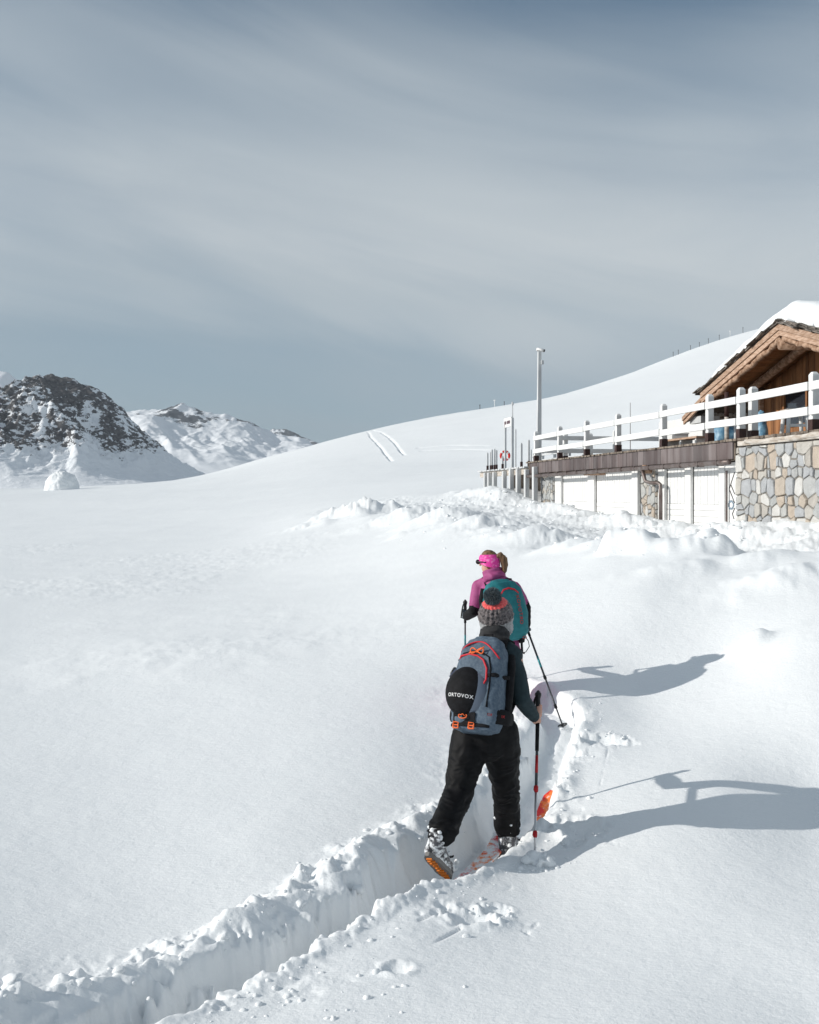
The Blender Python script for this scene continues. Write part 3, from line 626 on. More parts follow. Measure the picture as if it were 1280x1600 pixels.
# fascia sheets
s = 20.95
while s < 35.75:
    wd = min(.36, 35.75 - s); mb = MB(); tb(mb, s + .004, s + wd - .004, -.165 + rnd.uniform(-.006, .006), -.13, DK - .40, DK - .05); mb.build('fascia_sheet', 'fascia', tbld); s += wd
mb = MB(); tb(mb, 20.9, 36.0, -.13, .34, DK - .42, DK - .05); mb.build('edge_beam', 'deck', tbld)
mb = MB(); pts = [T(s_, -.24, DK - .46 - .003 * (s_ - 20)) for s_ in np.linspace(20.95, 35.9, 40)]
mb.tube(pts, .055, 10); gut = mb.build('gutter', 'gutter', tbld, True)
for s_ in np.arange(21.4, 35.8, .9):
    mb = MB(); tb(mb, s_, s_ + .03, -.30, -.13, DK - .53, DK - .41); mb.build('gutter_bracket', 'gutter', gut)
# walls behind the doors
mb = MB(); tb(mb, 20.9, 36.0, .42, .60, -1.6, DK - .31); mb.build('garage_wall', 'whitedoor', tbld)
# stone wall: rubble stones set in mortar
def clip_poly(poly, n, d):
    out = []
    for i in range(len(poly)):
        a, b = poly[i], poly[(i + 1) % len(poly)]; da = a[0] * n[0] + a[1] * n[1] - d; db = b[0] * n[0] + b[1] * n[1] - d
        if da <= 0: out.append(a)
        if (da < 0 < db) or (db < 0 < da): t = da / (da - db); out.append((a[0] + (b[0] - a[0]) * t, a[1] + (b[1] - a[1]) * t))
    return out
def rubble(parent, s0, s1, z0, z1, cell, place, gap=.010, seed=1, ax=1.0, proud=.04):
    r_ = random.Random(seed); pts = []; zc = z0
    while zc < z1:
        hh = cell * r_.uniform(.6, 1.45); sc0 = s0 - r_.uniform(0, cell)
        while sc0 < s1:
            ww = cell * r_.choice((.4, .55, .8, 1.0, 1.2, 1.5, 1.9)) * ax; c_ = (sc0 + ww / 2, zc + hh / 2 + r_.uniform(-.1, .1) * hh)
            if s0 < c_[0] < s1 and z0 < c_[1] < z1:
                if ww > cell * .8 and r_.random() < .16:
                    pts.append((c_[0], c_[1] - hh * .26, min(ww, hh) * .5)); pts.append((c_[0] + r_.uniform(-.03, .03), c_[1] + hh * .26, min(ww, hh) * .5))
                else: pts.append((*c_, min(ww, hh)))
            sc0 += ww
        zc += hh
    for i, p in enumerate(pts):
        poly = [(s0, z0), (s1, z0), (s1, z1), (s0, z1)]
        for j, q in enumerate(pts):
            if i == j: continue
            dx, dy = q[0] - p[0], q[1] - p[1]; l_ = math.hypot(dx, dy)
            if l_ > cell * 4: continue
            k = .5 + .5 * (p[2] ** 2 - q[2] ** 2) / (l_ * l_) * .6; k = min(.75, max(.25, k))
            n = (dx / l_, dy / l_); mid = (p[0] + dx * k, p[1] + dy * k)
            poly = clip_poly(poly, n, mid[0] * n[0] + mid[1] * n[1] - gap)
            if len(poly) < 3: break
        if len(poly) < 3: continue
        # drop tiny edges and cut corners so that outlines are rounded and uneven
        pl = []
        for a, b in zip(poly, poly[1:] + poly[:1]):
            l_ = math.hypot(a[0] - b[0], a[1] - b[1])
            if l_ < .03: pl.append(((a[0] + b[0]) / 2, (a[1] + b[1]) / 2)); continue
            for f_ in (r_.uniform(.04, .12), .5, r_.uniform(.88, .96)):
                j_ = r_.uniform(-.008, .004); nx_, ny_ = (b[1] - a[1]) / l_, -(b[0] - a[0]) / l_
                pl.append((a[0] + (b[0] - a[0]) * f_ + nx_ * j_, a[1] + (b[1] - a[1]) * f_ + ny_ * j_))
        cxp = sum(a for a, b in pl) / len(pl); czp = sum(b for a, b in pl) / len(pl); n = len(pl)
        pr = proud * r_.uniform(.5, 1.25); tilt = (r_.uniform(-.06, .06), r_.uniform(-.06, .06)); mb = MB(); vs = []
        for sc2, dep in ((1.0, 0.0), (.99, pr * .6), (.93, pr)):
            for a, b in pl:
                x_, z_ = cxp + (a - cxp) * sc2, czp + (b - czp) * sc2
                vs.append(place(x_, dep + (tilt[0] * (x_ - cxp) + tilt[1] * (z_ - czp) + r_.uniform(-.004, .004)) * (dep > 0), z_))
        vs.append(place(cxp, pr * 1.12, czp)); fs = [tuple(range(n))]
        for L_ in (0, 1):
            for k in range(n): fs.append((L_ * n + k, L_ * n + (k + 1) % n, (L_ + 1) * n + (k + 1) % n, (L_ + 1) * n + k))
        for k in range(n): fs.append((2 * n + k, 2 * n + (k + 1) % n, 3 * n))
        mb.add(vs, fs); mb.build('stone', 'stone', parent)
mb = MB(); tb(mb, 13.0, 20.88, -.10, .6, -1.6, DK - .17); sw = mb.build('stone_wall', 'mortar', tbld)
rubble(sw, 15.2, 20.88, -1.0, DK - .18, .225, lambda a, d, z: T(a, -.098 - d, z), seed=4)
mb = MB(); tb(mb, 13.0, 20.75, -.17, .3, DK - .155, DK - .05); mb.build('sill_beam', 'beam', tbld, bevel=.012)
mb = MB(); mb.tube([T(s_, -.15 + .015 * math.sin(s_ * 3), DK - .09 + .012 * math.sin(s_ * 5)) for s_ in np.linspace(15, 20.4, 30)], [.055 + .01 * math.sin(i * 1.7) for i in range(30)], 9); mb.build('edge_log', 'beam', tbld, True)
def pillar(px0, px1, o0, seed, zt=DK - .42):
    sa, sb = s_at(px1, o0), s_at(px0, o0); mb = MB(); tb(mb, sa, sb, o0, o0 + .34, -1.6, zt); pl_ = mb.build('stone_pillar', 'mortar', tbld)
    rubble(pl_, sa, sb, -1.0, zt, .17, lambda a, d, z: T(a, o0 - d, z), seed=seed, gap=.01, ax=1.5, proud=.03)
    rubble(pl_, o0, o0 + .34, -1.0, zt, .17, lambda a, d, z: T(sa - d, a, z), seed=seed + 50, gap=.01, ax=1.3, proud=.03)
pillar(1003, 1024, .02, 21); pillar(846, 864, .02, 22)
mb = MB(); mb.tube([T(s_at(1014, -.05), -.20, DK - .50), T(s_at(1014, -.05), .3, DK - .50)], .11, 10); mb.build('beam_end', 'log', tbld, True)
mb = MB(); sq = s_at(938, .2); tb(mb, sq - .55, sq + .55, -.12, .3, DK - .57, DK - .45); mb.build('beam_end', 'log', tbld, bevel=.02)
# white posts, garage doors
wp = [(867, 877), (919, 929), (988, 997), (1028, 1039), (1071, 1080), (1124, 1133)]
ps = []
for a, b in wp:
    s1_, s0_ = s_at(a, .1), s_at(b, .1); mb = MB(); tb(mb, s0_, s1_, .08, .155, -1.5, DK - .44); mb.build('white_post', 'white', tbld, bevel=.008); ps.append((s0_, s1_))
mb = MB(); s_ = s_at(1133, .02); tb(mb, s_ - .05, s_ + .0, .03, .055, -1.5, DK - .62); mb.build('drain_post', 'gutter', tbld)
for i in ((0, 1), (1, 2), (3, 4), (4, 5)):
    sa, sb = ps[i[1]][1] + .01, ps[i[0]][0] - .01
    mb = MB(); tb(mb, sa, sb, .185, .41, -1.5, DK - .46); dr = mb.build('garage_door', 'whitedoor', tbld)
    n = max(5, int((sb - sa) / .17)); wd = (sb - sa) / n; zs = -.22
    for k in range(n):
        mb = MB(); tb(mb, sa + k * wd + .009, sa + (k + 1) * wd - .009, .165, .184, zs, DK - .47); mb.build('door_board', 'whitedoor', dr)
    z_ = zs - .012
    while z_ > -1.2:
        mb = MB(); tb(mb, sa + .004, sb - .004, .162, .184, z_ - .125, z_); mb.build('door_board', 'whitedoor', dr); z_ -= .137
# downpipe at the pillar
s_ = s_at(1030, -.1); mb = MB()
mb.tube([T(s_ + .75, -.24, DK - .50), T(s_ + .62, -.24, DK - .62), T(s_ + .55, -.22, DK - .80), T(s_ + .35, -.16, DK - .84), T(s_ + .1, -.08, DK - .84), T(s_ + .02, -.06, DK - .88), T(s_, -.06, DK - 1.1), T(s_, -.06, DK - 1.75)], .045, 10); mb.build('downpipe', 'gutter', tbld, True)
# painted panel beside the stone wall: mountain line, round emblem, upright lettering
sa, sb = 20.9, ps[5][0] - .01
mb = MB(); tb(mb, sa, sb, .10, .16, -1.5, DK - .45); pn = mb.build('painted_panel', 'whitedoor', tbld)
def panel_pt(px, py, lift=.006): s = s_at(px, .10 - lift); return T(s, .10 - lift, (HZ - py) / F * (.98697 * s + .016))
def stroke(pts, w_, m, name, parent):
    mb = MB()
    for a, b in zip(pts[:-1], pts[1:]): mb.tube([panel_pt(*a), panel_pt(*b)], w_, 6)
    return mb.build(name, m, parent)
stroke([(1148, 738), (1139.5, 764), (1148, 786)], .010, 'dkline', 'painted_line', pn)
stroke([(1142, 757), (1148, 772)], .010, 'dkline', 'painted_line', pn)
stroke([(1148, 794), (1144.5, 803), (1147, 811)], .010, 'dkline', 'painted_line', pn)
cc = panel_pt(1142.5, 789); mb = MB()
for q in range(28):
    a0, a1 = 2 * math.pi * q / 28, 2 * math.pi * (q + 1) / 28
    mb.tube([cc + E1 * (.10 * math.cos(a0)) + V((0, 0, .072 * math.sin(a0))), cc + E1 * (.10 * math.cos(a1)) + V((0, 0, .072 * math.sin(a1)))], .014, 6)
for q in range(16):
    a0 = 2 * math.pi * q / 16; mb.tube([cc + E1 * (.115 * math.cos(a0)) + V((0, 0, .083 * math.sin(a0))), cc + E1 * (.145 * math.cos(a0)) + V((0, 0, .104 * math.sin(a0)))], .008, 5)
mb.build('round_emblem', 'blueline', pn)
mb = MB()
for q in range(14):
    if q in (4, 9): continue
    y_ = 746 + q * 3.2; a = panel_pt(1150.2, y_); mb.tube([a, a + V((0, 0, -.022))], .007, 5); mb.tube([a + E1 * -.035, a + E1 * -.035 + V((0, 0, -.02))], .006, 5)
tag(mb.build('upright_lettering', 'blueline', pn), kind='stuff')

# ------------------------------------------------------------------ railings
def rail_post(parent, s, o, h=1.05, wd=.135, m='white', shoe=True, z0=DK, cap=True):
    mb = MB(); a = wd / 2
    tb(mb, s - a, s + a, o - a, o + a, z0 + (.02 if shoe else 0), z0 + h - .05)
    c = [(s - a, o - a), (s + a, o - a), (s + a, o + a), (s - a, o + a)]; b = a * .55
    d = [(s - b, o - b), (s + b, o - b), (s + b, o + b), (s - b, o + b)]
    mb.hexa([T(x, y, z0 + h - .05) for x, y in c] + [T(x, y, z0 + h) for x, y in d])
    p_ = mb.build('post', m, parent, bevel=.006)
    if shoe:
        mb = MB(); tb(mb, s - a - .008, s + a + .008, o - a - .008, o + a + .008, z0, z0 + .21); mb.build('post_shoe', 'shoe', p_)
    return p_
rl = thing('terrace_railing', 'long white painted timber railing along the front edge of the terrace', 'railing', T(26, .05, DK))
pxs = [1272, 1158, 1109, 1037, 966, 917, 875, 838]
ss = [15.5] + [s_at(x, .05) for x in pxs]
for s_ in ss: rail_post(rl, s_, .05)
for a, b in zip(ss[:-1], ss[1:]):
    for h_ in (.80, .36):
        mb = MB(); j1, j2 = rnd.uniform(-.012, .012), rnd.uniform(-.012, .012)
        c = []
        for z_ in (h_ - .075, h_ + .075):
            c += [T(a + .03, -.07, DK + z_ + j1), T(b - .03, -.07, DK + z_ + j2), T(b - .03, -.022, DK + z_ + j2), T(a + .03, -.022, DK + z_ + j1)]
        mb.hexa(c); mb.build('rail', 'white', rl, bevel=.006)
sp_ = thing('railing_post', 'single white post standing just behind the terrace railing', 'post', T(s_at(1176, .55), .55, DK))
rail_post(sp_, s_at(1177, .55), .55, 1.12, .15)
er = thing('end_railing', 'shaded grey railing across the far end of the terrace', 'railing', T(35.7, 4, DK))
for o_ in (1.1, 2.0, 2.9, 5.0, 7.2): rail_post(er, 35.7, o_, 1.12 if o_ == 2.9 else 1.0, .14, 'white', o_ < 2.5)
for a, b in ((.2, 2.9), (2.9, 5.0), (5.0, 7.2)):
    for h_ in (.82, .38):
        mb = MB(); tb(mb, 35.60, 35.635, a, b, DK + h_ - .075, DK + h_ + .075); mb.build('rail', 'white', er)
# ------------------------------------------------------------------ grey boardwalk beyond the terrace
DL = .96
bw = thing('boardwalk', 'weathered grey timber boardwalk on posts left of the terrace', 'boardwalk', T(40, 0, .2))
s = 36.1
while s < 43.2:
    mb = MB(); tb(mb, s + .004, s + .19, -.25 + rnd.uniform(-.03, .03), 4.5, DL - .05, DL + rnd.uniform(-.004, .006)); mb.build('deck_board', 'greywood', bw); s += .2
mb = MB(); tb(mb, 36.1, 43.25, -.16, -.06, DL - .27, DL - .06); mb.build('edge_beam', 'beam', bw)
for px in (760, 766, 774, 789, 800, 811, 824, 837):
    s_ = s_at(px, -.22); h_ = rnd.uniform(-.12, -.03)
    mb = MB(); tb(mb, s_ - .1, s_ + .1, -.32, -.17, -.7, DL + h_); mb.build('support_post', 'greywood', bw, bevel=.01)
mb = MB(); tb(mb, 36.2, 43.0, 1.2, 1.4, -.8, DL - .06); mb.build('inner_wall', 'deck', bw)
gr = thing('boardwalk_railing', 'uneven grey upright posts with thin rails on the boardwalk', 'railing', T(40, .1, DL))
for px, yt in ((762, 707), (767, 706), (769, 702), (773, 701), (776, 703), (785.5, 712), (806, 670), (815, 692), (826.5, 687), (830, 702)):
    o_ = .05 if px not in (806, 830) else 1.0; wdp = .065 if px not in (806, 830) else .045
    s_ = min(s_at(px, o_), 43.0); rail_post(gr, s_, o_, max(.5, z_at(px, yt, o_) - DL), wdp, 'greywood', px not in (806, 830), DL)
for h_ in (.62, .40, .22):
    mb = MB(); tb(mb, 36.4, 43.0, 1.95, 1.99, DL + h_ - .04, DL + h_ + .04); mb.build('rail', 'greywood', gr)
for s_ in (36.5, 38.2, 40.0, 41.6, 42.9): rail_post(gr, s_, 2.06, .75, .10, 'greywood', False, DL)
# gateway with sign
gw = thing('gateway', 'narrow grey gate frame with white name board on the boardwalk', 'gateway', T(39.5, .1, DL))
sA, sB = s_at(790, .1), s_at(801, .1)
zt = z_at(790, 655, .1)
mb = MB(); tb(mb, sA - .04, sA + .04, .06, .13, DL, zt - .2); mb.build('post', 'greywood', gw)
mb = MB(); tb(mb, sB - .05, sB + .05, .05, .14, DL, z_at(801, 653, .1)); mb.build('post', 'greywood', gw)
mb = MB(); tb(mb, sB + .08, sA + .12, .06, .11, zt - .33, zt + .02); sb_ = mb.build('name_board', 'white', gw)
mb = MB()
for q in range(9):
    if q == 5: continue
    s_ = sB + .2 + (sA - sB - .2) * (q + .3) / 9; mb.tube([T(s_, .055, zt - .22), T(s_, .055, zt - .10)], .022, 5)
    mb.tube([T(s_ - .03, .055, zt - .16), T(s_ + .05, .055, zt - .16)], .014, 5)
mb.build('lettering', 'signtxt', sb_)
mb = MB(); mb.tube([T(sB, .1, z_at(801, 653, .1)), T(sB, .1, z_at(801, 632, .1))], .02, 6); mb.ball(T(sB, .1, z_at(801, 631, .1)), (.045, .045, .08), 10, 7); mb.build('finial_rod', 'greywood', gw, True)
# life ring
rc = T(s_at(790, 1.9), 1.88, z_at(790, 712, 1.9)); lr_ = thing('life_ring', 'red and white life ring hung on the boardwalk railing', 'life ring', rc)
side = V((1, 0, 0)); up = V((0, 0, 1)); Rr = .19
for q in range(8):
    mb = MB(); n = 5; a0 = math.pi * 2 * q / 8 + .2
    wdt = (.62 if q % 2 == 0 else .17)
    am = 2 * math.pi * (q // 2) / 4 + (0 if q % 2 == 0 else math.pi / 4)
    pts = [rc + side * (Rr * math.cos(am + t_ * wdt)) + up * (Rr * math.sin(am + t_ * wdt)) for t_ in np.linspace(-1, 1, 9)]
    mb.tube(pts, .058 if q % 2 == 0 else .063, 10, side=V((0, 1, 0))); mb.build('ring_segment' if q % 2 == 0 else 'white_band', 'ringred' if q % 2 == 0 else 'white', lr_, True)
# camera mast
sM = s_at(842, .35); ms = thing('camera_mast', 'tall pale square mast with a small security camera on top', 'mast', T(sM, .35, DK))
zt = z_at(845, 546, .35); mb = MB()
c = [T(sM + a, .35 + b, DK - .3) for a, b in ((-.08, -.08), (.08, -.08), (.08, .08), (-.08, .08))]; d = [T(sM - .02 + a, .37 + b, zt) for a, b in ((-.055, -.055), (.055, -.055), (.055, .055), (-.055, .055))]
mb.hexa(c + d); mb.build('mast_pole', 'greywood', ms)
top = T(sM - .02, .37, zt + .02); fwd = V((.8, -.5, -.25)).normalized()
mb = MB(); mb.tube([top - fwd * .10, top + fwd * .18], .055, 12); cm = mb.build('security_camera', 'white', ms, True)
mb = MB(); mb.tube([top + fwd * .18, top + fwd * .20], .05, 12); mb.build('lens', 'plastic', cm)
mb = MB(); tb(mb, sM - .06, sM + .02, .28, .5, zt - .03, zt - .01); mb.build('bracket', 'gutter', ms)
mb = MB(); tb(mb, sM - .12, sM - .04, .42, .50, zt - .50, zt - .36); mb.build('junction_box', 'greywood', ms)
# thin rod
q = T(s_at(985, 3.0), 3.0, DK); rd_ = thing('thin_rod', 'very thin upright rod standing behind the terrace railing', 'rod', q)
mb = MB(); mb.tube([q, q + V((0, 0, z_at(985, 629, 3.0) - DK))], [.014, .008], 6); mb.build('rod', 'gutter', rd_); mb = MB(); mb.tube([q, q + V((0, 0, .05))], .06, 10); mb.build('rod_foot', 'gutter', rd_)

# ------------------------------------------------------------------ chalet
ch = thing('chalet', 'wooden chalet with deep snow on its slate gable roof', 'chalet', T(24.7, 6, DK))
GO = 3.0; sP = s_at(1220, GO); zP = z_at(1220, 505, GO); sE = s_at(1098, GO); zE = z_at(1098, 613, GO)
slope = (zP - zE) / (sE - sP); sR = 2 * sP - sE
def roof_z(s): return zP - abs(s - sP) * slope
LEN = 11.0
for sg, nm in ((1, 'left'), (-1, 'right')):
    # roof slab, soffit planks, barge boards, log rafter
    mb = MB(); s_end = sP + sg * (sE - sP)
    mb.hexa([T(sP, GO + .02, zP - .09), T(s_end, GO + .02, zE - .09), T(s_end, GO + LEN, zE - .09), T(sP, GO + LEN, zP - .09), T(sP, GO + .02, zP - .01), T(s_end, GO + .02, zE - .01), T(s_end, GO + LEN, zE - .01), T(sP, GO + LEN, zP - .01)])
    rf = mb.build('roof', 'slate', ch)
    n = 30
    for k in range(n):
        t0, t1 = k / n, (k + 1) / n; s0, s1 = sP + (s_end - sP) * t0, sP + (s_end - sP) * (t1 - .04 / n * 2); mb = MB()
        c = [T(s0, GO + .06, roof_z(s0) - .118), T(s1, GO + .06, roof_z(s1) - .118), T(s1, GO + 2.0, roof_z(s1) - .118), T(s0, GO + 2.0, roof_z(s0) - .118)]
        mb.hexa(c + [p + V((0, 0, .024)) for p in c]); mb.build('soffit_plank', 'soffit', rf)
    for lvl, (d0, d1, oo) in enumerate(((.02, .165, -.03), (.17, .30, .0))):
        mb = MB(); e = s_end + sg * .02
        c = [T(sP + sg * .004, GO + oo - .04, zP - d1), T(e, GO + oo - .04, roof_z(e) - d1), T(e, GO + oo + .02, roof_z(e) - d1), T(sP + sg * .004, GO + oo + .02, zP - d1)]
        mb.hexa(c + [p + V((0, 0, d1 - d0)) for p in c]); mb.build('barge_board', 'wood', ch, bevel=.006)
    mb = MB(); pts = [T(sP + (s_end - sP) * t_, GO + .06, roof_z(sP + (s_end - sP) * t_) - .37 + .018 * math.sin(t_ * 31) + .012 * math.sin(t_ * 67)) for t_ in np.linspace(0.015, .97, 44)]
    mb.tube(pts, [.078 + .014 * math.sin(i * 1.9) + .01 * math.sin(i * .8) for i in range(44)], 10); mb.build('log_rafter', 'log', ch, True)
    mb = MB(); pts = [T(sP + (s_end - sP) * t_, GO + 1.0, roof_z(sP + (s_end - sP) * t_) - .26) for t_ in np.linspace(0.02, .93, 14)]
    mb.tube(pts, .115, 10); mb.build('truss_rafter', 'log', ch, True)
    for t_ in (.96,):
        s_ = sP + (s_end - sP) * t_; mb = MB(); mb.tube([T(s_ - sg * .12, GO + .12, roof_z(s_) - .25), T(s_ - sg * .12, GO + 2.4, roof_z(s_) - .25)], .10, 10); mb.build('purlin', 'log', ch, True)
    # slates along the verge
    for row in range(3):
        s_ = sP + sg * rnd.uniform(-.1, .1)
        while abs(s_ - sP) < abs(s_end - sP) + .05:
            wd = rnd.uniform(.22, .42); ov = rnd.uniform(.06, .20) - row * .03; th_ = rnd.uniform(.018, .032); zz = .0 + row * .036 + rnd.uniform(0, .008)
            a, b = s_, s_ + sg * wd; mb = MB(); lift = .035 if rnd.random() < .5 else .015
            za, zb_ = roof_z(a) + zz + lift, roof_z(b) + zz
            c = [T(a, GO - ov, za), T(b, GO - ov + rnd.uniform(-.05, .05), zb_), T(b, GO + .5, zb_ + .0), T(a, GO + .5, za)]
            mb.hexa(c + [p + V((0, 0, th_)) for p in c]); mb.build('slate', 'slate', rf); s_ = b + sg * .004
mb = MB(); mb.tube([T(sP, GO - .02, zP - .52), T(sP, GO + 2.4, zP - .50)], .13, 12); mb.build('ridge_log', 'log', ch, True)
# roof snow
ns, no = 90, 60; vs = []; fs = []
s_a, s_b = sR + .1, sE - .22
for i in range(ns + 1):
    s_ = s_a + (s_b - s_a) * i / ns; e = min(1, min(s_b - s_, s_ - s_a) / .9)
    for j in range(no + 1):
        o_ = GO - .06 + (j / no) ** 1.6 * (LEN - .2)
        edge = GO + .02 + .13 * mn.noise(V((s_ * .9, 3.1, 0))) + .05 * mn.noise(V((s_ * 3, 1.1, 0)))
        oo = max(o_, edge) if j else edge
        dd = min(1.0, (oo - edge) / .45); th_ = (math.sqrt(max(0, 1 - (1 - dd) ** 2)) * .9 + .1 * (j > 0)) * math.sqrt(max(0, 1 - (1 - e) ** 2))
        full = .48 + .10 * math.exp(-((s_ - sP) / 1.2) ** 2) + .05 * mn.noise(V((s_ * .7, o_ * .7, 2))) + .02 * mn.noise(V((s_ * 2.5, o_ * 2.5, 5)))
        ridge_soft = .10 * math.exp(-((s_ - sP) / .5) ** 2)
        vs.append(T(s_, oo, roof_z(s_) + .09 - ridge_soft + th_ * full))
for i in range(ns):
    for j in range(no): k = i * (no + 1) + j; fs.append((k, k + 1, k + no + 2, k + no + 1))
nv = len(vs); vs += [T(s_a + (s_b - s_a) * i / ns, GO + .05, roof_z(s_a + (s_b - s_a) * i / ns) + .05) for i in range(ns + 1)]
for i in range(ns): fs.append((i * (no + 1), (i + 1) * (no + 1), nv + i + 1, nv + i))
mb = MB(); mb.add(vs, fs); mb.build('roof_snow', 'snow', ch, True)
# gable wall of vertical planks
WO = 4.45; sW1 = s_at(1193, WO); sW0 = 2 * sP - sW1
mb = MB(); mb.add([T(sW0, WO + .05, DK - .04), T(sW1, WO + .05, DK - .04), T(sW1, WO + .05, roof_z(sW1) - .13), T(sP, WO + .05, zP - .13), T(sW0, WO + .05, roof_z(sW0) - .13)], [(0, 1, 2, 3, 4)])
mb.add([T(sW1, WO + .05, DK - .04), T(sW1, WO + 7, DK - .04), T(sW1, WO + 7, roof_z(sW1) - .13), T(sW1, WO + .05, roof_z(sW1) - .13)], [(0, 1, 2, 3)])
mb.add([T(sW0, WO + .05, DK - .04), T(sW0, WO + 7, DK - .04), T(sW0, WO + 7, roof_z(sW0) - .13), T(sW0, WO + .05, roof_z(sW0) - .13)], [(0, 1, 2, 3)])
wl = mb.build('gable_wall', 'plank', ch)
w0, w1 = s_at(1261, WO), s_at(1226, WO); wz0, wz1 = z_at(1243, 634, WO) - .5, z_at(1243, 605, WO)
s_ = sW0
while s_ < sW1 - .02:
    wd = rnd.uniform(.11, .17); e = min(s_ + wd, sW1); top = min(roof_z(s_), roof_z(e)) - .15; fr = rnd.uniform(0, .012)
    segs = [(DK, top)] if (e < w0 or s_ > w1) else [(DK, wz0), (wz1, top)]
    for za, zb_ in segs:
        if zb_ - za < .03: continue
        mb = MB(); tb(mb, s_ + .006, e - .006, WO - .0 - fr, WO + .045, za, zb_); mb.build('wall_plank', 'plank', wl)
    s_ = e
mb = MB(); tb(mb, w0, w1, WO + .02, WO + .045, wz0, wz1); wn = mb.build('window', 'glass', ch)
for a in ((w0 - .06, w0 + .02, wz0 - .05, wz1 + .05), (w1 - .02, w1 + .06, wz0 - .05, wz1 + .05), (w0 + .02, w1 - .02, wz1 - .02, wz1 + .05), (w0 + .02, w1 - .02, wz0 - .05, wz0 + .02)):
    mb = MB(); tb(mb, a[0], a[1], WO - .035, WO + .019, a[2], a[3]); mb.build('window_frame', 'plank', wn)
mb = MB(); tb(mb, sW1 - .02, sW1 + .12, WO - .12, WO + .04, DK, roof_z(sW1) - .2); mb.build('corner_post', 'wood', ch, bevel=.01)
mb = MB(); mb.tube([T(sW0, WO - .05, zE - .12), T(sE - .25, WO - .05, zE - .12)], .10, 10); mb.build('tie_beam', 'log', ch, True)

# annex behind the chalet
an = thing('annex', 'low white sided annex with small snowy roof behind the chalet', 'annex', T(31.5, 5, DK))
AO = 3.4; sa1, za1 = s_at(1103, AO), z_at(1103, 611, AO); sa2, za2 = s_at(1070, AO), z_at(1070, 650, AO)
mb = MB(); c = [T(sa1 - .5, AO, za1 + .12), T(sa2, AO, za2), T(sa2, AO + 5, za2), T(sa1 - .5, AO + 5, za1 + .12)]; mb.hexa([p - V((0, 0, .06)) for p in c] + c); ar = mb.build('roof', 'slate', an)
for d0, d1, oo in ((.03, .15, -.04), (.155, .26, .0)):
    mb = MB(); c = [T(sa1 - .5, AO + oo - .04, za1 + .12 - d1), T(sa2 + .02, AO + oo - .04, za2 - d1), T(sa2 + .02, AO + oo + .02, za2 - d1), T(sa1 - .5, AO + oo + .02, za1 + .12 - d1)]
    mb.hexa(c + [p + V((0, 0, d1 - d0)) for p in c]); mb.build('barge_board', 'wood', an)
mb = MB(); vs = []; fs = []
for i in range(25):
    t_ = i / 24; s_ = sa1 - .5 + (sa2 - .05 - sa1 + .5) * t_; zz = za1 + .12 + (za2 - za1 - .12) * t_
    for j in range(16):
        o_ = AO + .05 + 4.8 * (j / 15) ** 1.5; e = min(1, (1 - t_) / .35); th_ = .26 * math.sqrt(max(0, 1 - (1 - e) ** 2)) * min(1, .15 + j / 4)
        vs.append(T(s_, o_, zz + .01 + th_ + .02 * mn.noise(V((s_ * 2, o_ * 2, 0)))))
for i in range(24):
    for j in range(15): k = i * 16 + j; fs.append((k, k + 1, k + 17, k + 16))
mb.add(vs, fs); mb.build('roof_snow', 'snow', an, True)
mb = MB(); tb(mb, 31.2, 34.5, 4.0, 8.2, DK - .3, 2.42); aw = mb.build('wall', 'whitedoor', an)
for k in range(9):
    mb = MB(); tb(mb, 31.165, 31.198, 4.0, 8.2, DK + .02 + k * .145, DK + .155 + k * .145); mb.build('siding_board', 'whitedoor', aw)
for k in range(26):
    o_ = 3.9 + k * .165; mb = MB(); mb.tube([T(30.75, o_, 2.40), T(31.3, o_, 2.58)], .075, 8); mb.build('awning_tile', 'terracotta', an, True)
mb = MB(); tb(mb, sa2 - .9, sa2 - .15, AO + .1, AO + .7, za2 - .26, za2 - .06); mb.build('eave_box', 'greywood', an)
mb = MB(); mb.tube([T(sa2 - .05, AO + .1, za2 - .12), T(sa2 + .1, AO + .1, za2 - .14)], .06, 8); mb.build('gutter_end', 'shoe', an)

# ------------------------------------------------------------------ terrace furniture
def stool(px, wpx, py, o, label):
    s_ = s_at(px, o); h_ = z_at(px, py, o) - DK; a = wpx / F * s_ / 2
    r_ = thing('white_table', label, 'table', T(s_, o, DK)); c0 = T(s_, o, DK)
    mb = MB(); mb.box(c0.x - a, c0.x + a, c0.y - a, c0.y + a, DK + h_ - .05, DK + h_); mb.build('table_top', 'beam', r_, bevel=.008)
    for ix in (-1, 1):
        for iy in (-1, 1):
            mb = MB(); mb.tube([c0 + V((ix * a * .92, iy * a * .8, 0)), c0 + V((ix * a * .72, iy * a * .62, h_ - .05))], .042, 10); mb.build('leg', 'white', r_, True)
    mb = MB(); mb.box(c0.x - a * .8, c0.x + a * .8, c0.y - a * .72 - .02, c0.y - a * .72 + .02, DK + h_ * .42, DK + h_ * .42 + .06); mb.build('stretcher', 'white', r_)
stool(1242, 36, 640, 1.3, 'small white log-legged table on the terrace before the chalet wall')
def tarp(name, c, r, label, seed):
    mb = MB(); mb.ball(c, r, 40, 26); me_ = mb.mesh(name)
    for v in me_.vertices:
        q = v.co - c; k = 1 + .30 * mn.noise(q * 3.1 + V((seed, 0, 0))) + .12 * abs(mn.noise(q * 9 + V((0, seed, 0)))); v.co = c + q * k
        v.co.z = max(v.co.z, DK + .004)
    o = link(name, me_, 'tarp', smooth=True); tag(o, label, 'tarp'); return o
tarp('tarp_bundle', T(s_at(1132, 2.4), 2.4, DK + .32), (.42, .35, .40), 'crumpled blue tarpaulin bundle beside the thin wooden post', 3)
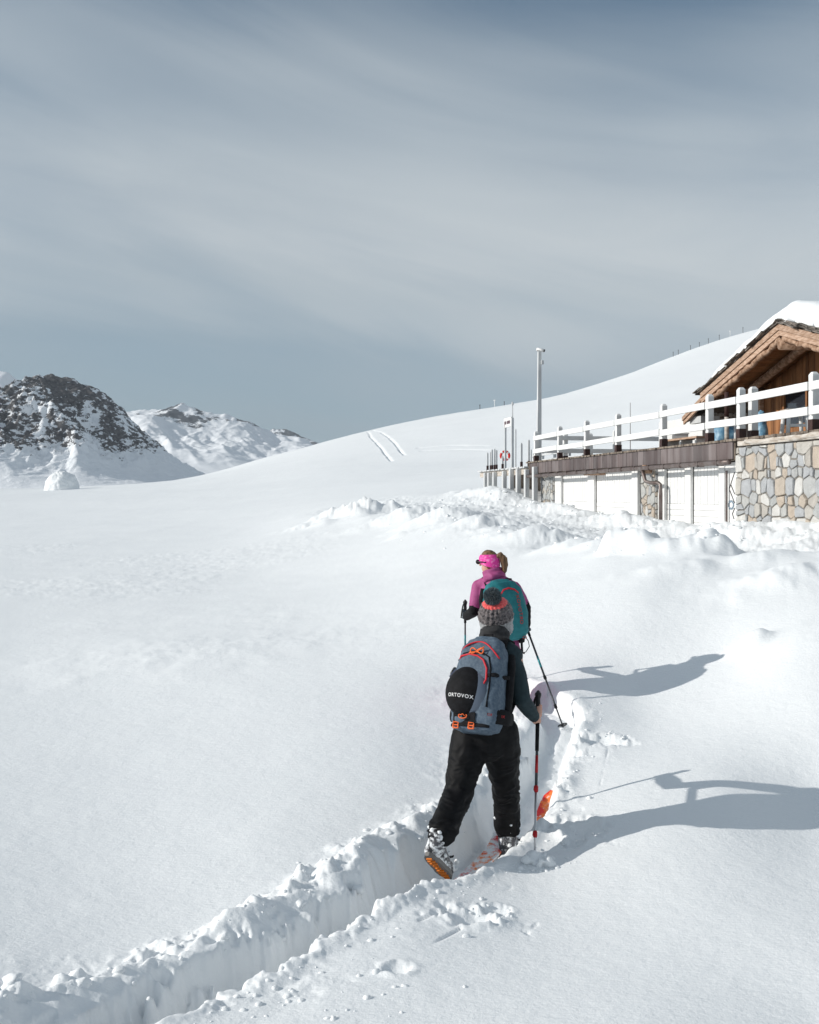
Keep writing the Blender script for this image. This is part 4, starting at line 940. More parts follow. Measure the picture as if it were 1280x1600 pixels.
tarp('tarp_bundle', T(s_at(1189, 3.1), 3.1, DK + .5), (.15, .2, .48), 'blue tarpaulin hanging upright against the chalet corner', 8)
q = T(s_at(1135.5, 1.6), 1.6, DK); o = thing('wooden_post', 'thin brown wooden post standing on the terrace by the blue tarpaulin', 'post', q)
mb = MB(); mb.tube([q, q + V((0, 0, .75))], .052, 10); mb.build('pole', 'beam', o, True); mb = MB(); mb.tube([q + V((0, 0, .75)), q + V((0, 0, 1.35))], .055, 10); mb.build('dark_top', 'shoe', o, True)
q = T(s_at(1152, 1.0), 1.0, DK); o = thing('short_post', 'short grey stub post beside the terrace railing', 'post', q)
mb = MB(); mb.box(q.x - .055, q.x + .055, q.y - .055, q.y + .055, DK, DK + .50); mb.box(q.x - .07, q.x + .07, q.y - .07, q.y + .07, DK + .50, DK + .53); mb.build('stub', 'greywood', o)
sB0 = s_at(1100, 1.5); bn = thing('bench', 'low brown-topped bench on the terrace', 'bench', T(sB0 + .8, 1.5, DK))
mb = MB(); tb(mb, sB0, sB0 + 2.0, 1.3, 1.7, DK + .30, DK + .35); mb.build('seat', 'wood', bn)
for s_ in (sB0 + .1, sB0 + 1.0, sB0 + 1.85):
    mb = MB(); tb(mb, s_, s_ + .08, 1.34, 1.66, DK, DK + .30); mb.build('leg', 'white', bn)
q = T(s_at(1060, 2.6), 2.6, DK); o = thing('white_box', 'plain white cabinet standing on the terrace behind the railing', 'cabinet', q)
mb = MB(); mb.box(q.x - .24, q.x + .24, q.y - .2, q.y + .2, DK, DK + .62); mb.build('cabinet_body', 'white', o, bevel=.01); mb = MB(); mb.box(q.x - .26, q.x + .26, q.y - .22, q.y + .22, DK + .62, DK + .66); mb.build('lid', 'white', o, bevel=.01)

# marker poles on the ridge
ords = ['first', 'second', 'third', 'fourth', 'fifth', 'sixth', 'seventh', 'eighth', 'ninth', 'tenth', 'eleventh']
mk = [(750,640,5,0),(773,637,9,1),(788,634,4,0),(1052,556,5,0),(1060,552,5,0),(1079,544,5,0),(1093,538,5,0),(1107,534,6,0),(1124,529,6,0),(1141,525,7,1),(1161,520,7,0)]
for i, (px, py, h_, kd) in enumerate(mk):
    Ds = np.arange(225, 420, 1.0); zs_ = ground_z((px - 640) / F * Ds, Ds); kk = int(np.argmax(zs_ / Ds))
    D = float(Ds[kk]); x = (px - 640) / F * D; z = float(zs_[kk]); hh = (h_ + 2) / F * D
    o = thing('marker_pole', f'{ords[i]} thin marker pole from the left along the snowy ridge', 'marker pole', (x, D, z), 'marker poles along the ridge')
    mb = MB(); mb.tube([V((x, D, z - .5)), V((x, D, z + hh))], .07, 6); mb.build('pole_shaft', 'white' if kd else 'pole', o)
    mb = MB(); mb.tube([V((x, D, z + hh * .86)), V((x, D, z + hh))], .13 if not kd else .22, 6); mb.build('pole_top', 'white' if kd else 'pole', o)

# ------------------------------------------------------------------ skiers
def blend_tube(mb, pts, rad, side=None, seg=18): mb.tube(pts, [r if isinstance(r, tuple) else (r, r) for r in rad], seg, side, True, True)
def grip_fingers(mb, wrist, axis_p, axis_d, rf, pr, thumb_up=True):
    # palm from the wrist to the shaft, four fingers and a thumb closing round it
    axis_d = axis_d.normalized(); w_ = wrist - axis_p; hgt = w_.dot(axis_d); radial = (w_ - axis_d * hgt).normalized(); tang = axis_d.cross(radial)
    base = axis_p + radial * (pr + rf * 1.6)
    blend_tube(mb, [wrist, wrist.lerp(base, .5), base], [(rf * 2.6, rf * 2.2), (rf * 3.8, rf * 2.0), (rf * 4.2, rf * 1.5)], axis_d, 12)
    for k, (off, ln) in enumerate(((1.5, .95), (.5, 1.05), (-.5, 1.0), (-1.5, .8))):
        pts = []
        for a in np.linspace(-.3, 3.6 * ln, 7):
            pts.append(axis_p + axis_d * (off * rf * 2.05 + (-.004) * a) + (radial * math.cos(a) + tang * math.sin(a)) * (pr + rf * .9))
        blend_tube(mb, pts, [rf * 1.05, rf, rf * 1.02, rf * .95, rf * .95, rf * .88, rf * .8], None, 8)
    pts = [axis_p + axis_d * (rf * (1.2 + 2.2 * t_)) + (radial * math.cos(-a) + tang * math.sin(-a)) * (pr + rf * 1.0) for t_, a in ((0, .2), (.5, .8), (.9, 1.5), (1.0, 2.2))]
    blend_tube(mb, pts, [rf * 1.3, rf * 1.15, rf * 1.05, rf * .9], None, 8)
def head_shape(mb, c, fwd, up, s=1.0):
    right = fwd.cross(up).normalized(); R3 = Matrix((right, fwd, up)).transposed()
    mb.ball(c + up * .02 * s, (.077 * s, .096 * s, .108 * s), 22, 16, None, R3)
    mb.ball(c + fwd * .028 * s - up * .055 * s, (.056 * s, .066 * s, .07 * s), 18, 12, None, R3)      # jaw
    mb.tube([c + fwd * .088 * s + up * .012 * s, c + fwd * .112 * s - up * .018 * s], [.010 * s, .016 * s], 8, None, True, True)  # nose
    mb.ball(c + fwd * .088 * s - up * .058 * s, (.024 * s, .010 * s, .009 * s), 10, 6, None, R3)        # lips
    for k in (-1, 1):
        mb.ball(c + right * (.077 * s * k) - fwd * .005, (.010 * s, .022 * s, .033 * s), 10, 8, None, R3)  # ears
        mb.ball(c + right * (.03 * s * k) + fwd * .083 * s + up * .022 * s, (.02 * s, .012 * s, .009 * s), 10, 6, None, R3)  # brow/lid
def folds(axis_pts, amp, freq, seed, tight=()):
    # ring-like creases across a limb, strongest near the given points
    def f(co, n):
        a = 0.35 + sum(math.exp(-((co - q).length / r) ** 2) for q, r in tight)
        p = V((co.x * freq * .35, co.y * freq * .35, co.z * freq + 2.0 * mn.noise(co * 6 + V((seed, 0, 0)))))
        k = 1 - abs(mn.noise(p)) * 2
        return amp * a * (k * .75 - .3) + amp * .5 * mn.noise(co * 14 + V((0, seed, 0)))
    return f
def ski_pole(name, top, tip, label, upper, lower, collar, basket_at=.05, grip_col='plastic', strap_dir=None, grip_len=.15, ext=0.2, wide=1.0):
    d = (tip - top).normalized(); ln = (tip - top).length
    o = thing(name, label, 'ski pole', tip)
    def at(t): return top + d * t
    mb = MB(); mb.tube([at(.03), at(ln * .55)], .0085 * wide, 10); mb.build('upper_shaft', 'darkalu', o, True)
    mb = MB(); mb.tube([at(ln * .36), at(ln * .46)], .0092 * wide, 10); mb.build('colour_band', upper, o, True)
    mb = MB(); mb.tube([at(ln * .55), at(ln - .03)], [.0075 * wide, .0055 * wide], 10); mb.build('lower_shaft', lower, o, True)
    for t in (ln * .55, ln * .80):
        mb = MB(); mb.tube([at(t - .022), at(t - .012), at(t + .012), at(t + .022)], [.010, .0145, .0145, .010], 10); lever = d.orthogonal().normalized(); mb.tube([at(t - .015) + lever * .015, at(t + .012) + lever * .02], .006, 6); mb.build('length_lock', collar, o, True)
    mb = MB(); mb.tube([at(-.015), at(-.008), at(.0), at(.012), at(.03), at(.06), at(.09), at(.12), at(grip_len)], [.013, .021, .023, .021, .0155, .0175, .0155, .0175, .0135], 12, None, True, True); mb.build('grip', grip_col, o, True)
    if ext:
        mb = MB(); mb.tube([at(grip_len - .005), at(grip_len + ext)], [.0135, .0125], 10); mb.build('grip_extension', 'black', o, True)
    sdir = strap_dir or d.orthogonal().normalized(); pts = [at(.01) + sdir * .015]
    for a in np.linspace(.2, math.pi * 1.9, 12): pts.append(at(.085 - .07 * math.cos(a)) + sdir * (.02 + .035 * math.sin(a / 2) * 1.2))
    mb = MB(); mb.tube(pts, [(.009, .0025)] * len(pts), 8); mb.build('wrist_strap', 'black', o, True)
    c = at(ln - basket_at); mb = MB(); mb.tube([c - d * .012, c + d * .004], [.014, .016], 10)
    for q in range(6):
        a = 2 * math.pi * q / 6; u1 = d.orthogonal().normalized(); u2 = d.cross(u1); e = c + (u1 * math.cos(a) + u2 * math.sin(a)) * .042; mb.tube([c, e], .004, 6)
    ring = [c + (u1 * math.cos(2 * math.pi * q / 20) + u2 * math.sin(2 * math.pi * q / 20)) * .042 for q in range(21)]; mb.tube(ring, .0045, 6, None, False); mb.build('basket', 'plastic', o, True)
    mb = MB(); mb.tube([at(ln - .045), at(ln)], [.006, .0025], 8); mb.build('tip', 'alu', o, True)
    return o
def ski(boot, heading, label, m, tip_fwd=.90, tail=.75, pitch=0.0, seed=0, roll=0.0):
    h = V((heading.x, heading.y, 0)).normalized() * math.cos(pitch) + V((0, 0, math.sin(pitch))); r = h.cross(V((0, 0, 1))).normalized(); u = r.cross(h)
    o = thing('ski', label, 'ski', boot); n = 40; vs = []; fs = []
    for i in range(n + 1):
        t = -tail + (tip_fwd + tail) * i / n; q = (t + tail) / (tip_fwd + tail)
        wd = .044 + .016 * (2 * q - 1) ** 2 + (.006 if q > .5 else 0)
        if q > .93: wd *= math.sqrt(max(.02, 1 - ((q - .93) / .07) ** 2))
        if q < .03: wd *= .75 + .25 * q / .03
        lift = .10 * max(0, (q - .84) / .16) ** 2 + .02 * max(0, (.06 - q) / .06) ** 2; th_ = .006 + .010 * (1 - (2 * q - 1) ** 2)
        for a, b in ((-wd, 0), (wd, 0), (wd * .96, th_), (-wd * .96, th_)): vs.append(boot + h * t + r * a + u * (b + lift))
    for i in range(n):
        for k in range(4): fs.append((i * 4 + k, i * 4 + (k + 1) % 4, (i + 1) * 4 + (k + 1) % 4, (i + 1) * 4 + k))
    fs += [(3, 2, 1, 0), tuple(n * 4 + k for k in range(4))]
    mb = MB(); mb.add(vs, fs); mb.build('ski_body', m, o)
    def bx_(t0, t1, wd, z0, z1): 
        mb = MB(); c = [boot + h * t + r * a + u * b for b in (z0, z1) for t, a in ((t0, -wd), (t1, -wd), (t1, wd), (t0, wd))]; mb.hexa(c); return mb
    bx_(.11, .20, .035, .014, .05).build('toe_binding', 'plastic', o, bevel=.006)
    mbh = bx_(-.24, -.15, .032, .014, .055); c = [boot + h * t + r * a + u * b for b in (.05, .085) for t, a in ((-.22, -.02), (-.16, -.02), (-.16, .02), (-.22, .02))]; mbh.hexa(c); mbh.build('heel_binding', 'plastic', o, bevel=.005)
    return o
def boot_mesh(person, toe, heel, ankle, shin_dir, label=None, seed=0, sole_mat='orangesole'):
    # toe and heel lie on the sole; shin_dir points from ankle up the leg
    f = (toe - heel).normalized(); side = f.cross(shin_dir).normalized(); up = side.cross(f).normalized(); ln = (toe - heel).length
    mb = MB()
    blend_tube(mb, [heel + f * .05 + up * .055, heel + f * ln * .5 + up * .05, heel + f * (ln - .055) + up * .042], [(.050, .056), (.054, .054), (.052, .042)], side)
    blend_tube(mb, [heel + f * .075 + up * .06, ankle, ankle + shin_dir * .13], [(.056, .066), (.064, .076), (.070, .082)], side)
    blend_tube(mb, [heel + f * .10 + up * .10, heel + f * (ln * .66) + up * .065], [(.048, .045), (.044, .03)], side)
    b = link('ski_boot', remesh(mb, .0075, 2), 'bootshell', person, True)
    mb = MB(); vs = []; n = 14                       # lugged sole
    out = []
    for k in range(n + 1):
        t = k / n; wd = .032 + .014 * math.sin(math.pi * min(1, t * 1.05)) + (.006 if t > .6 else 0)
        if t > .72: wd *= math.sqrt(max(.08, 1 - ((t - .72) / .29) ** 2))
        if t < .2: wd *= math.sqrt(max(.15, 1 - ((.2 - t) / .22) ** 2))
        out.append((t * ln, wd))
    for z0, z1 in ((-.004, .02),):
        ring = [heel + f * a + side * b for a, b in out] + [heel + f * a - side * b for a, b in out[::-1]]; m_ = len(ring)
        mb.add([p + up * z0 for p in ring] + [p + up * z1 for p in ring], [tuple(range(m_))[::-1], tuple(m_ + k for k in range(m_))] + [(k, (k + 1) % m_, m_ + (k + 1) % m_, m_ + k) for k in range(m_)])
    sl = mb.build('sole', 'greysole', b)
    mb = MB()
    for k in range(9):
        a = ln * (.10 + .095 * k); wd = (.018 if 2 < k < 5 else .026) * (.7 if k in (0, 8) else 1)
        c = [heel + f * (a + da) + side * (wd * sb2 + .004 * da) + up * zz for zz in (-.012, -.003) for da, sb2 in ((0, -1), (.018, -.8), (.018, .8), (0, 1))]; mb.hexa(c)
    mb.build('tread', sole_mat, sl)
    for k in range(3):
        a = .45 + .0 * k; base = (heel + f * ln * (.62 - .0 * k) + up * .09) if k == 0 else ankle + shin_dir * (.0 + .075 * (k - 1)) + f * .055
        mb = MB(); pts = [base + side * (.062 * math.sin(q)) + f * (.012 * math.cos(q)) for q in np.linspace(-1.5, 1.5, 9)]; mb.tube(pts, [(.010, .005)] * 9, 8, shin_dir); mb.build('buckle', 'alu' if k else 'plastic', b, True)
    mb = MB(); rr_ = random.Random(seed)
    for k in range(30):
        q = heel.lerp(toe, rr_.uniform(.05, .95)) + side * rr_.choice((-1, 1)) * rr_.uniform(.03, .05) + up * rr_.uniform(.03, .11)
        if k % 3 == 0: q = ankle + shin_dir * rr_.uniform(-.02, .12) + side * rr_.uniform(-.06, .06) - f * .062
        r_ = rr_.uniform(.006, .017); b0 = len(mb.v); mb.ball(q, (r_, r_, r_ * .8), 9, 6)
        for i in range(b0, len(mb.v)): p = V(mb.v[i]); mb.v[i] = tuple(q + (p - q) * (1 + .5 * mn.noise((p - q) / r_ + V((k, 0, 0)))))
    tag(mb.build('snow_clump', 'snow', b, True), kind='stuff')
    return b
def text_mesh(txt, size, bold=.0, spacing=1.1, ext=.0):
    cu = bpy.data.curves.new('text', 'FONT'); cu.body = txt; cu.size = size; cu.align_x = 'CENTER'; cu.align_y = 'CENTER'; cu.offset = bold; cu.space_character = spacing; cu.extrude = ext
    o = bpy.data.objects.new('text', cu); col.objects.link(o); bpy.context.view_layer.update()
    me_ = bpy.data.meshes.new_from_object(o.evaluated_get(bpy.context.evaluated_depsgraph_get())); bpy.data.objects.remove(o); return me_

class Frame:        # pack frame: x right, y outwards (away from the wearer's back), z up along the back
    def __init__(s, o, x, y, z): s.o, s.x, s.y, s.z = o, x, y, z
    def __call__(s, a, b, c): return s.o + s.x * a + s.y * b + s.z * c
def pack_shell(fr, prof, seg=36, wr=.006, seed=1):
    # prof: rows (height, half width, depth, y offset) -> superellipse rings against the back
    vs = []; fs = []; rows = []
    for i in range(len(prof) - 1):
        for k in range(4):
            t = k / 4; a, b = prof[i], prof[i + 1]; t2 = t * t * (3 - 2 * t); rows.append([a[j] + (b[j] - a[j]) * (t if j == 0 else t2) for j in range(4)])
    rows.append(list(prof[-1]))
    for z, hw_, dp, yo in rows:
        for k in range(seg):
            a = 2 * math.pi * k / seg; ca, sa = math.cos(a), math.sin(a); e = .62
            x = hw_ * math.copysign(abs(ca) ** e, ca); y = dp / 2 * math.copysign(abs(sa) ** e, sa) + dp / 2 + yo
            q = V((x, y, z)); n = V((ca * .6, sa, 0)); q += n * wr * (mn.noise(q * 13 + V((seed, 0, 0))) * 1.3 + (1 - 2 * abs(mn.noise(V((q.x * 22, q.y * 22, q.z * 9 + seed))))) * .8) * (1 if y > .03 else .2)
            vs.append(fr(*q))
    nr_ = len(rows)
    for i in range(nr_ - 1):
        for k in range(seg): fs.append((i * seg + k, i * seg + (k + 1) % seg, (i + 1) * seg + (k + 1) % seg, (i + 1) * seg + k))
    fs += [tuple(range(seg))[::-1], tuple((nr_ - 1) * seg + k for k in range(seg))]
    mb = MB(); mb.add(vs, fs); return mb
def prof_at(prof, z):
    for a, b in zip(prof[:-1], prof[1:]):
        if a[0] <= z <= b[0]: t = (z - a[0]) / (b[0] - a[0]); t = t * t * (3 - 2 * t); return [a[j] + (b[j] - a[j]) * t for j in range(4)]
    return list(prof[0] if z < prof[0][0] else prof[-1])
def on_pack(fr, prof, x, z, lift=.004):
    _, hw_, dp, yo = prof_at(prof, z); ca = min(.999, abs(x) / hw_) ** (1 / .62); sa = math.sqrt(1 - ca * ca)
    return fr(x, dp / 2 * sa ** .62 + dp / 2 + yo + lift, z)

# ---- nearer skier --------------------------------------------------------
HA = V((.47, .88, 0)).normalized(); RA = V((HA.y, -HA.x, 0))
pA = {'pel': P(758, 1140, 6.6), 'hl': P(737, 1142, 6.62), 'hr': P(781, 1142, 6.60), 'kl': P(717, 1240, 6.46), 'al': P(688, 1306, 6.17),
      'kr': P(790, 1228, 6.76), 'ar': P(793, 1297, 6.93), 'sl': P(741, 1022, 6.96), 'sr': P(802, 1024, 6.68), 'nk': P(773, 1003, 6.80), 'hd': P(775, 966, 6.88),
      'er': P(816, 1094, 6.60), 'wr': P(839, 1126, 6.74), 'ele': P(724, 1085, 7.08), 'wl': P(737, 1082, 7.32)}
soleA_R = gz(pA['ar'].x, pA['ar'].y) + .02
ft = thing('person', 'skier in black trousers and bobble hat walking away up the track, nearest the camera', 'person', (pA['ar'].x, pA['ar'].y, soleA_R), )
poleA_top = P(841, 1085, 6.80); poleA_tip = P(835, 1353, 6.34)
poleA_tip.z = gz(poleA_tip.x, poleA_tip.y) - .015
dA = (poleA_tip - poleA_top).normalized(); gripA = poleA_top + dA * .115
poleAl_top = P(739, 1060, 7.36); tipl = P(716, 1262, 7.15); tipl.z = gz(tipl.x, tipl.y) - .04; dAl = (tipl - poleAl_top).normalized(); gripAl = poleAl_top + dAl * .10
torso_c = [pA['pel'], pA['pel'].lerp(pA['nk'], .28), pA['pel'].lerp(pA['nk'], .55), pA['pel'].lerp(pA['nk'], .80), pA['nk']]
shA = (pA['sr'] - pA['sl']).normalized()
def torso(mb, k=0.0, pts=torso_c, side=shA, w=1.0):
    blend_tube(mb, pts, [(.150 * w + k, .115 + k), (.130 * w + k, .10 + k), (.150 * w + k, .112 + k), (.150 * w + k, .10 + k), (.075 + k, .07 + k)], side, 24)
def arm(mb, a, b, c, k=0.0): blend_tube(mb, [a, a.lerp(b, .5), b, b.lerp(c, .45), c], [.058 + k, .052 + k, .043 + k, .042 + k, .030 + k])
def leg(mb, h, kn, an_, k=0.0): blend_tube(mb, [h, h.lerp(kn, .5), kn, kn.lerp(an_, .4), an_], [.088 + k, .078 + k, .056 + k, .056 + k, .042 + k])
toeR = V((pA['ar'].x, pA['ar'].y, soleA_R)) + HA * .20; heelR = V((pA['ar'].x, pA['ar'].y, soleA_R)) - HA * .10
toeL = P(703, 1374, 6.33); heelL = P(667, 1336, 6.14)
upH = V((.12, .20, 1)).normalized()
mb = MB(); torso(mb); blend_tube(mb, [pA['nk'], pA['hd'] - upH * .04], [.058, .055]); head_shape(mb, pA['hd'], HA, upH)
arm(mb, pA['sr'], pA['er'], pA['wr']); arm(mb, pA['sl'], pA['ele'], pA['wl']); leg(mb, pA['hl'], pA['kl'], pA['al']); leg(mb, pA['hr'], pA['kr'], pA['ar'])
blend_tube(mb, [pA['ar'], (heelR + toeR) / 2 + V((0, 0, .05)), toeR + V((0, 0, .04)) - HA * .05], [.04, .036, .03])
grip_fingers(mb, pA['wr'], gripA, dA, .0098, .014); grip_fingers(mb, pA['wl'], gripAl, dAl, .0098, .014)
link('body', remesh(mb, .0055, 2), 'skin', ft, True)
# trousers
mb = MB()
blend_tube(mb, [pA['pel'] + V((0, 0, .10)), pA['pel'] + V((0, 0, .02)), pA['pel'] - V((0, 0, .07))], [(.155, .125), (.178, .15), (.165, .14)], RA, 24)
for h_, k_, a_, b_ in ((pA['hl'], pA['kl'], pA['al'], -1), (pA['hr'], pA['kr'], pA['ar'], 1)):
    e = a_ - (a_ - k_).normalized() * .045
    blend_tube(mb, [h_ + V((0, 0, -.02)), h_.lerp(k_, .35), h_.lerp(k_, .7), k_, k_.lerp(a_, .35), k_.lerp(a_, .75), e], [.126, .122, .102, .092, .088, .088, .092])
tl = [(pA['kl'], .12), (pA['al'], .13), (pA['kr'], .13), (pA['ar'], .13), (pA['hl'].lerp(pA['kl'], .5), .08)]
link('trousers', remesh(mb, .0085, 3, folds(None, .017, 27, 3, tl)), 'trouser', ft, True)
# jersey
mb = MB(); torso(mb, .012); blend_tube(mb, [pA['sl'], pA['nk'], pA['sr']], [.062, .07, .066])
blend_tube(mb, [pA['sr'] + V((-.02, 0, .0)), pA['sr'].lerp(pA['er'], .5), pA['er'], pA['er'].lerp(pA['wr'], .5), pA['wr'].lerp(pA['er'], .22)], [.068, .064, .057, .049, .040])
blend_tube(mb, [pA['sl'], pA['sl'].lerp(pA['ele'], .5), pA['ele'], pA['ele'].lerp(pA['wl'], .5), pA['wl'].lerp(pA['ele'], .04)], [.068, .064, .057, .051, .040])
link('jersey', remesh(mb, .008, 3, folds(None, .0035, 24, 9, [(pA['er'], .09), (pA['wr'], .06)])), 'navytop', ft, True)
# neck warmer
mb = MB(); axn = (pA['hd'] - pA['nk']).normalized(); b0 = pA['nk'] - axn * .035; rows = []
for i in range(9):
    t = i / 8; rows.append((b0 + axn * (.118 * t) + RA * (-.004), (.118 - .030 * t + .006 * math.sin(t * 9), .108 - .024 * t + .006 * math.sin(t * 9 + 1))))
mb.tube([r[0] for r in rows], [r[1] for r in rows], 30, RA); link('neck_warmer', remesh(mb, .007, 2, lambda c, n: .007 * (1 - 2 * abs(mn.noise(V((c.x * 9, c.y * 9, c.z * 34))))) + .003 * mn.noise(c * 30)), 'scarf', ft, True)
# bobble hat: brim round the head, crown slouching back towards the camera
hc = pA['hd'] + V((0, 0, .014)); hup = V((-.10, -.36, .93)).normalized(); hr_ = RA - hup * RA.dot(hup); hr_.normalize(); hf = hup.cross(hr_)
hatprof = [(-.10, .104), (-.085, .108), (-.06, .106), (-.02, .112), (.02, .112), (.055, .103), (.085, .088), (.108, .066), (.122, .040), (.127, .01)]
def hat_part(t0, t1, name, m, parent, lift, ribs, amp):
    mb = MB(); rows = 22; seg = 84; vs = []; fs = []
    for i in range(rows + 1):
        z = t0 + (t1 - t0) * i / rows; r = np.interp(z, [p[0] for p in hatprof], [p[1] for p in hatprof]) + lift
        if i in (0, rows): r -= .008
        for k in range(seg):
            a = 2 * math.pi * k / seg; rb = amp * (abs(math.sin(a * ribs / 2 + .35 * math.sin(z * 190))) - .5) + amp * .7 * mn.noise(V((math.cos(a) * 5, math.sin(a) * 5, z * 60)))
            # long at the nape: the brim dips over the ears
            dz = -.022 * max(0, math.cos(a * 2)) * max(0, (-z) / .085) if z < 0 else 0
            vs.append(hc + hr_ * ((r + rb) * math.cos(a) * .98) + hf * ((r + rb) * math.sin(a) * 1.08) + hup * (z + dz))
    for i in range(rows):
        for k in range(seg): fs.append((i * seg + k, i * seg + (k + 1) % seg, (i + 1) * seg + (k + 1) % seg, (i + 1) * seg + k))
    mb.add(vs, fs); return mb.build(name, m, parent, True)
hat = hat_part(-.098, .0, 'bobble_hat', 'knitgrey', ft, 0, 26, .008)
hat_part(-.012, .100, 'charcoal_knit_band', 'knitdark', hat, .004, 20, .010)
hat_part(.094, .128, 'coral_knit_ring', 'knitcoral', hat, .005, 20, .009)
pc = hc + hup * .150 - HA * .03; mb = MB(); mb.ball(pc, .042, 20, 14); rp_ = random.Random(5)
for k in range(2600):
    v = V((rp_.gauss(0, 1), rp_.gauss(0, 1), rp_.gauss(0, 1))).normalized(); l_ = rp_.uniform(.054, .066); t_ = v.orthogonal().normalized(); t_.rotate(Matrix.Rotation(rp_.uniform(0, 6.3), 3, v)); b_ = pc + v * .036; e = pc + v * l_ + t_ * rp_.uniform(0, .006)
    mb.add([b_ + t_ * .0028, b_ - t_ * .0028, e - t_ * .0016, e + t_ * .0016], [(0, 1, 2, 3)])
mb.build('pompom', 'pom', hat)
boot_mesh(ft, toeR, heelR, pA['ar'], (pA['kr'] - pA['ar']).normalized(), seed=2)
boot_mesh(ft, toeL, heelL, pA['al'], (pA['kl'] - pA['al']).normalized(), seed=3)
# skis
bR = V((pA['ar'].x, pA['ar'].y, soleA_R - .07)) + HA * .03
ski(bR, (P(850, 1232, 7.72) - P(791, 1315, 6.95)), 'red and orange ski under the front boot, its tip sticking out of the snow', 'skitip', 1.0, .75, .145)
dL = V((.50, .87, 0)).normalized(); bL = V((toeL.x, toeL.y, toeL.z - .105)) - dL * .16
ski(bL, dL, 'red ski under the lifted rear boot, half buried in the track', 'ski', .98, .72, .10)
ski_pole('ski_pole', poleA_top, poleA_tip, 'silver and red ski pole held in the right hand of the nearer skier', 'redalu', 'alu', 'redalu', .055, 'plastic', V((-.6, -.6, 0)).normalized(), .15, .22, 1.1)
ski_pole('ski_pole', poleAl_top, tipl, 'red ski pole in the hidden left hand of the nearer skier', 'redalu', 'alu', 'redalu', .055, 'plastic', None, .15, .22)
# snow stuck on the basket
mb = MB(); rb_ = random.Random(9); c0 = poleA_tip + V((.01, 0, .05))
for k in range(36):
    q = c0 + V((rb_.gauss(0, .05), rb_.gauss(0, .05), rb_.gauss(0, .032))); r_ = rb_.uniform(.014, .042); b0_ = len(mb.v); mb.ball(q, (r_, r_, r_ * .8), 10, 7)
    for i in range(b0_, len(mb.v)): p = V(mb.v[i]); mb.v[i] = tuple(q + (p - q) * (1 + .5 * mn.noise((p - q) / r_ + V((k, 0, 0)))))
tag(link('snow_clump', remesh(mb, .008, 1), 'snow', None, True), 'clump of snow heaped round the basket of the silver pole', 'snow clump')

# slate blue backpack
zb = (pA['nk'] - pA['pel']).normalized(); yb = (-HA - zb * (-HA).dot(zb)).normalized(); xb = yb.cross(zb) * -1
if xb.dot(RA) < 0: xb = -xb
bp_o = P(757, 1137, 6.6) + yb * .085 - zb * .015 + xb * .022
fa = Frame(bp_o, xb, yb, zb)
bpk = thing('backpack', 'slate blue backpack with a black helmet strapped on, worn by the nearer skier', 'backpack', bp_o)
profA = [(-.05, .10, .10, .03), (-.03, .145, .15, .01), (.03, .165, .18, 0), (.14, .168, .195, 0), (.28, .162, .19, 0), (.40, .155, .185, 0), (.48, .142, .17, 0), (.535, .115, .14, 0), (.565, .07, .09, .02), (.572, .03, .04, .04)]
pack_shell(fa, profA, 56, .009, 3).build('pack_body', 'packblue', bpk, True)
def pk(x, z, l=.004): return on_pack(fa, profA, x, z, l)
def strip(pts, r, name, m, parent, seg=8): mb = MB(); mb.tube(pts, r, seg); return mb.build(name, m, parent, True)
arc = [pk(-.150 + .29 * t, .40 + .135 * math.sin(math.pi * (.10 + .80 * t)) - .03 * t, .005) for t in np.linspace(0, 1, 22)]
strip(arc, .0055, 'lid_zip', 'red', bpk)
arc2 = [(-.165, .33), (-.155, .385), (-.12, .418), (-.06, .430), (.0, .42), (.045, .395), (.075, .34), (.08, .27), (.055, .215)]
strip([pk(a, b, .010) for a, b in arc2], .0065, 'pocket_zip', 'red', bpk)
arc3 = [(-.16, .405), (-.10, .437), (-.04, .452), (.02, .446), (.08, .415), (.10, .34), (.105, .22), (.10, .10)]
strip([pk(a, b, .004) for a, b in arc3], [(.012, .005)] * 8, 'black_piping', 'black', bpk)
# orange cord bow
kc = pk(-.005, .447, .018); mb = MB()
for a in (-1, 1):
    lp = [kc + xb * (a * .045 * math.sin(q)) + zb * (.018 * math.sin(2 * q) + .004) + yb * .004 for q in np.linspace(0, math.pi, 12)]; mb.tube(lp, .0045, 7)
    mb.tube([kc, kc + xb * (a * .05) + zb * (.020 * a + .008) + yb * .01], .0045, 7)
mb.ball(kc, .009, 8, 6); mb.build('cord_bow', 'orange', bpk, True)
# helmet in its cover
hcx, hcz, hy = -.062, .195, .150
hrx, hry, hrz = .142, .118, .162
he = MB(); rows = 26; seg = 40; vs = []; fs = []
def dome(a, b, k=1.0):       # a across, b up, both in -1..1 on the unit disc
    q = max(0.0, 1 - a * a - b * b); return fa(hcx + hrx * a * k, hy + hry * math.sqrt(q) * k + .0, hcz + hrz * b * k)
for i in range(rows + 1):
    r = math.sin(math.pi / 2 * i / rows)
    for k in range(seg):
        an_ = 2 * math.pi * k / seg; sq = 1 - .04 * math.cos(2 * an_); vs.append(dome(r * math.cos(an_) * .9999, r * math.sin(an_) * .9999 * sq))
for i in range(rows):
    for k in range(seg): fs.append((i * seg + k, i * seg + (k + 1) % seg, (i + 1) * seg + (k + 1) % seg, (i + 1) * seg + k))
he.add(vs, fs); hel = he.build('helmet_cover', 'black', bpk, True)
mb = MB(); pts = [fa(hcx + hrx * 1.0 * math.cos(q), hy - .012, hcz + hrz * 1.0 * math.sin(q)) for q in np.linspace(.55, 2.6, 24)]; mb.tube(pts, [(.022, .026)] * 24, 10, yb); mb.build('helmet_rim', 'navy', hel, True)
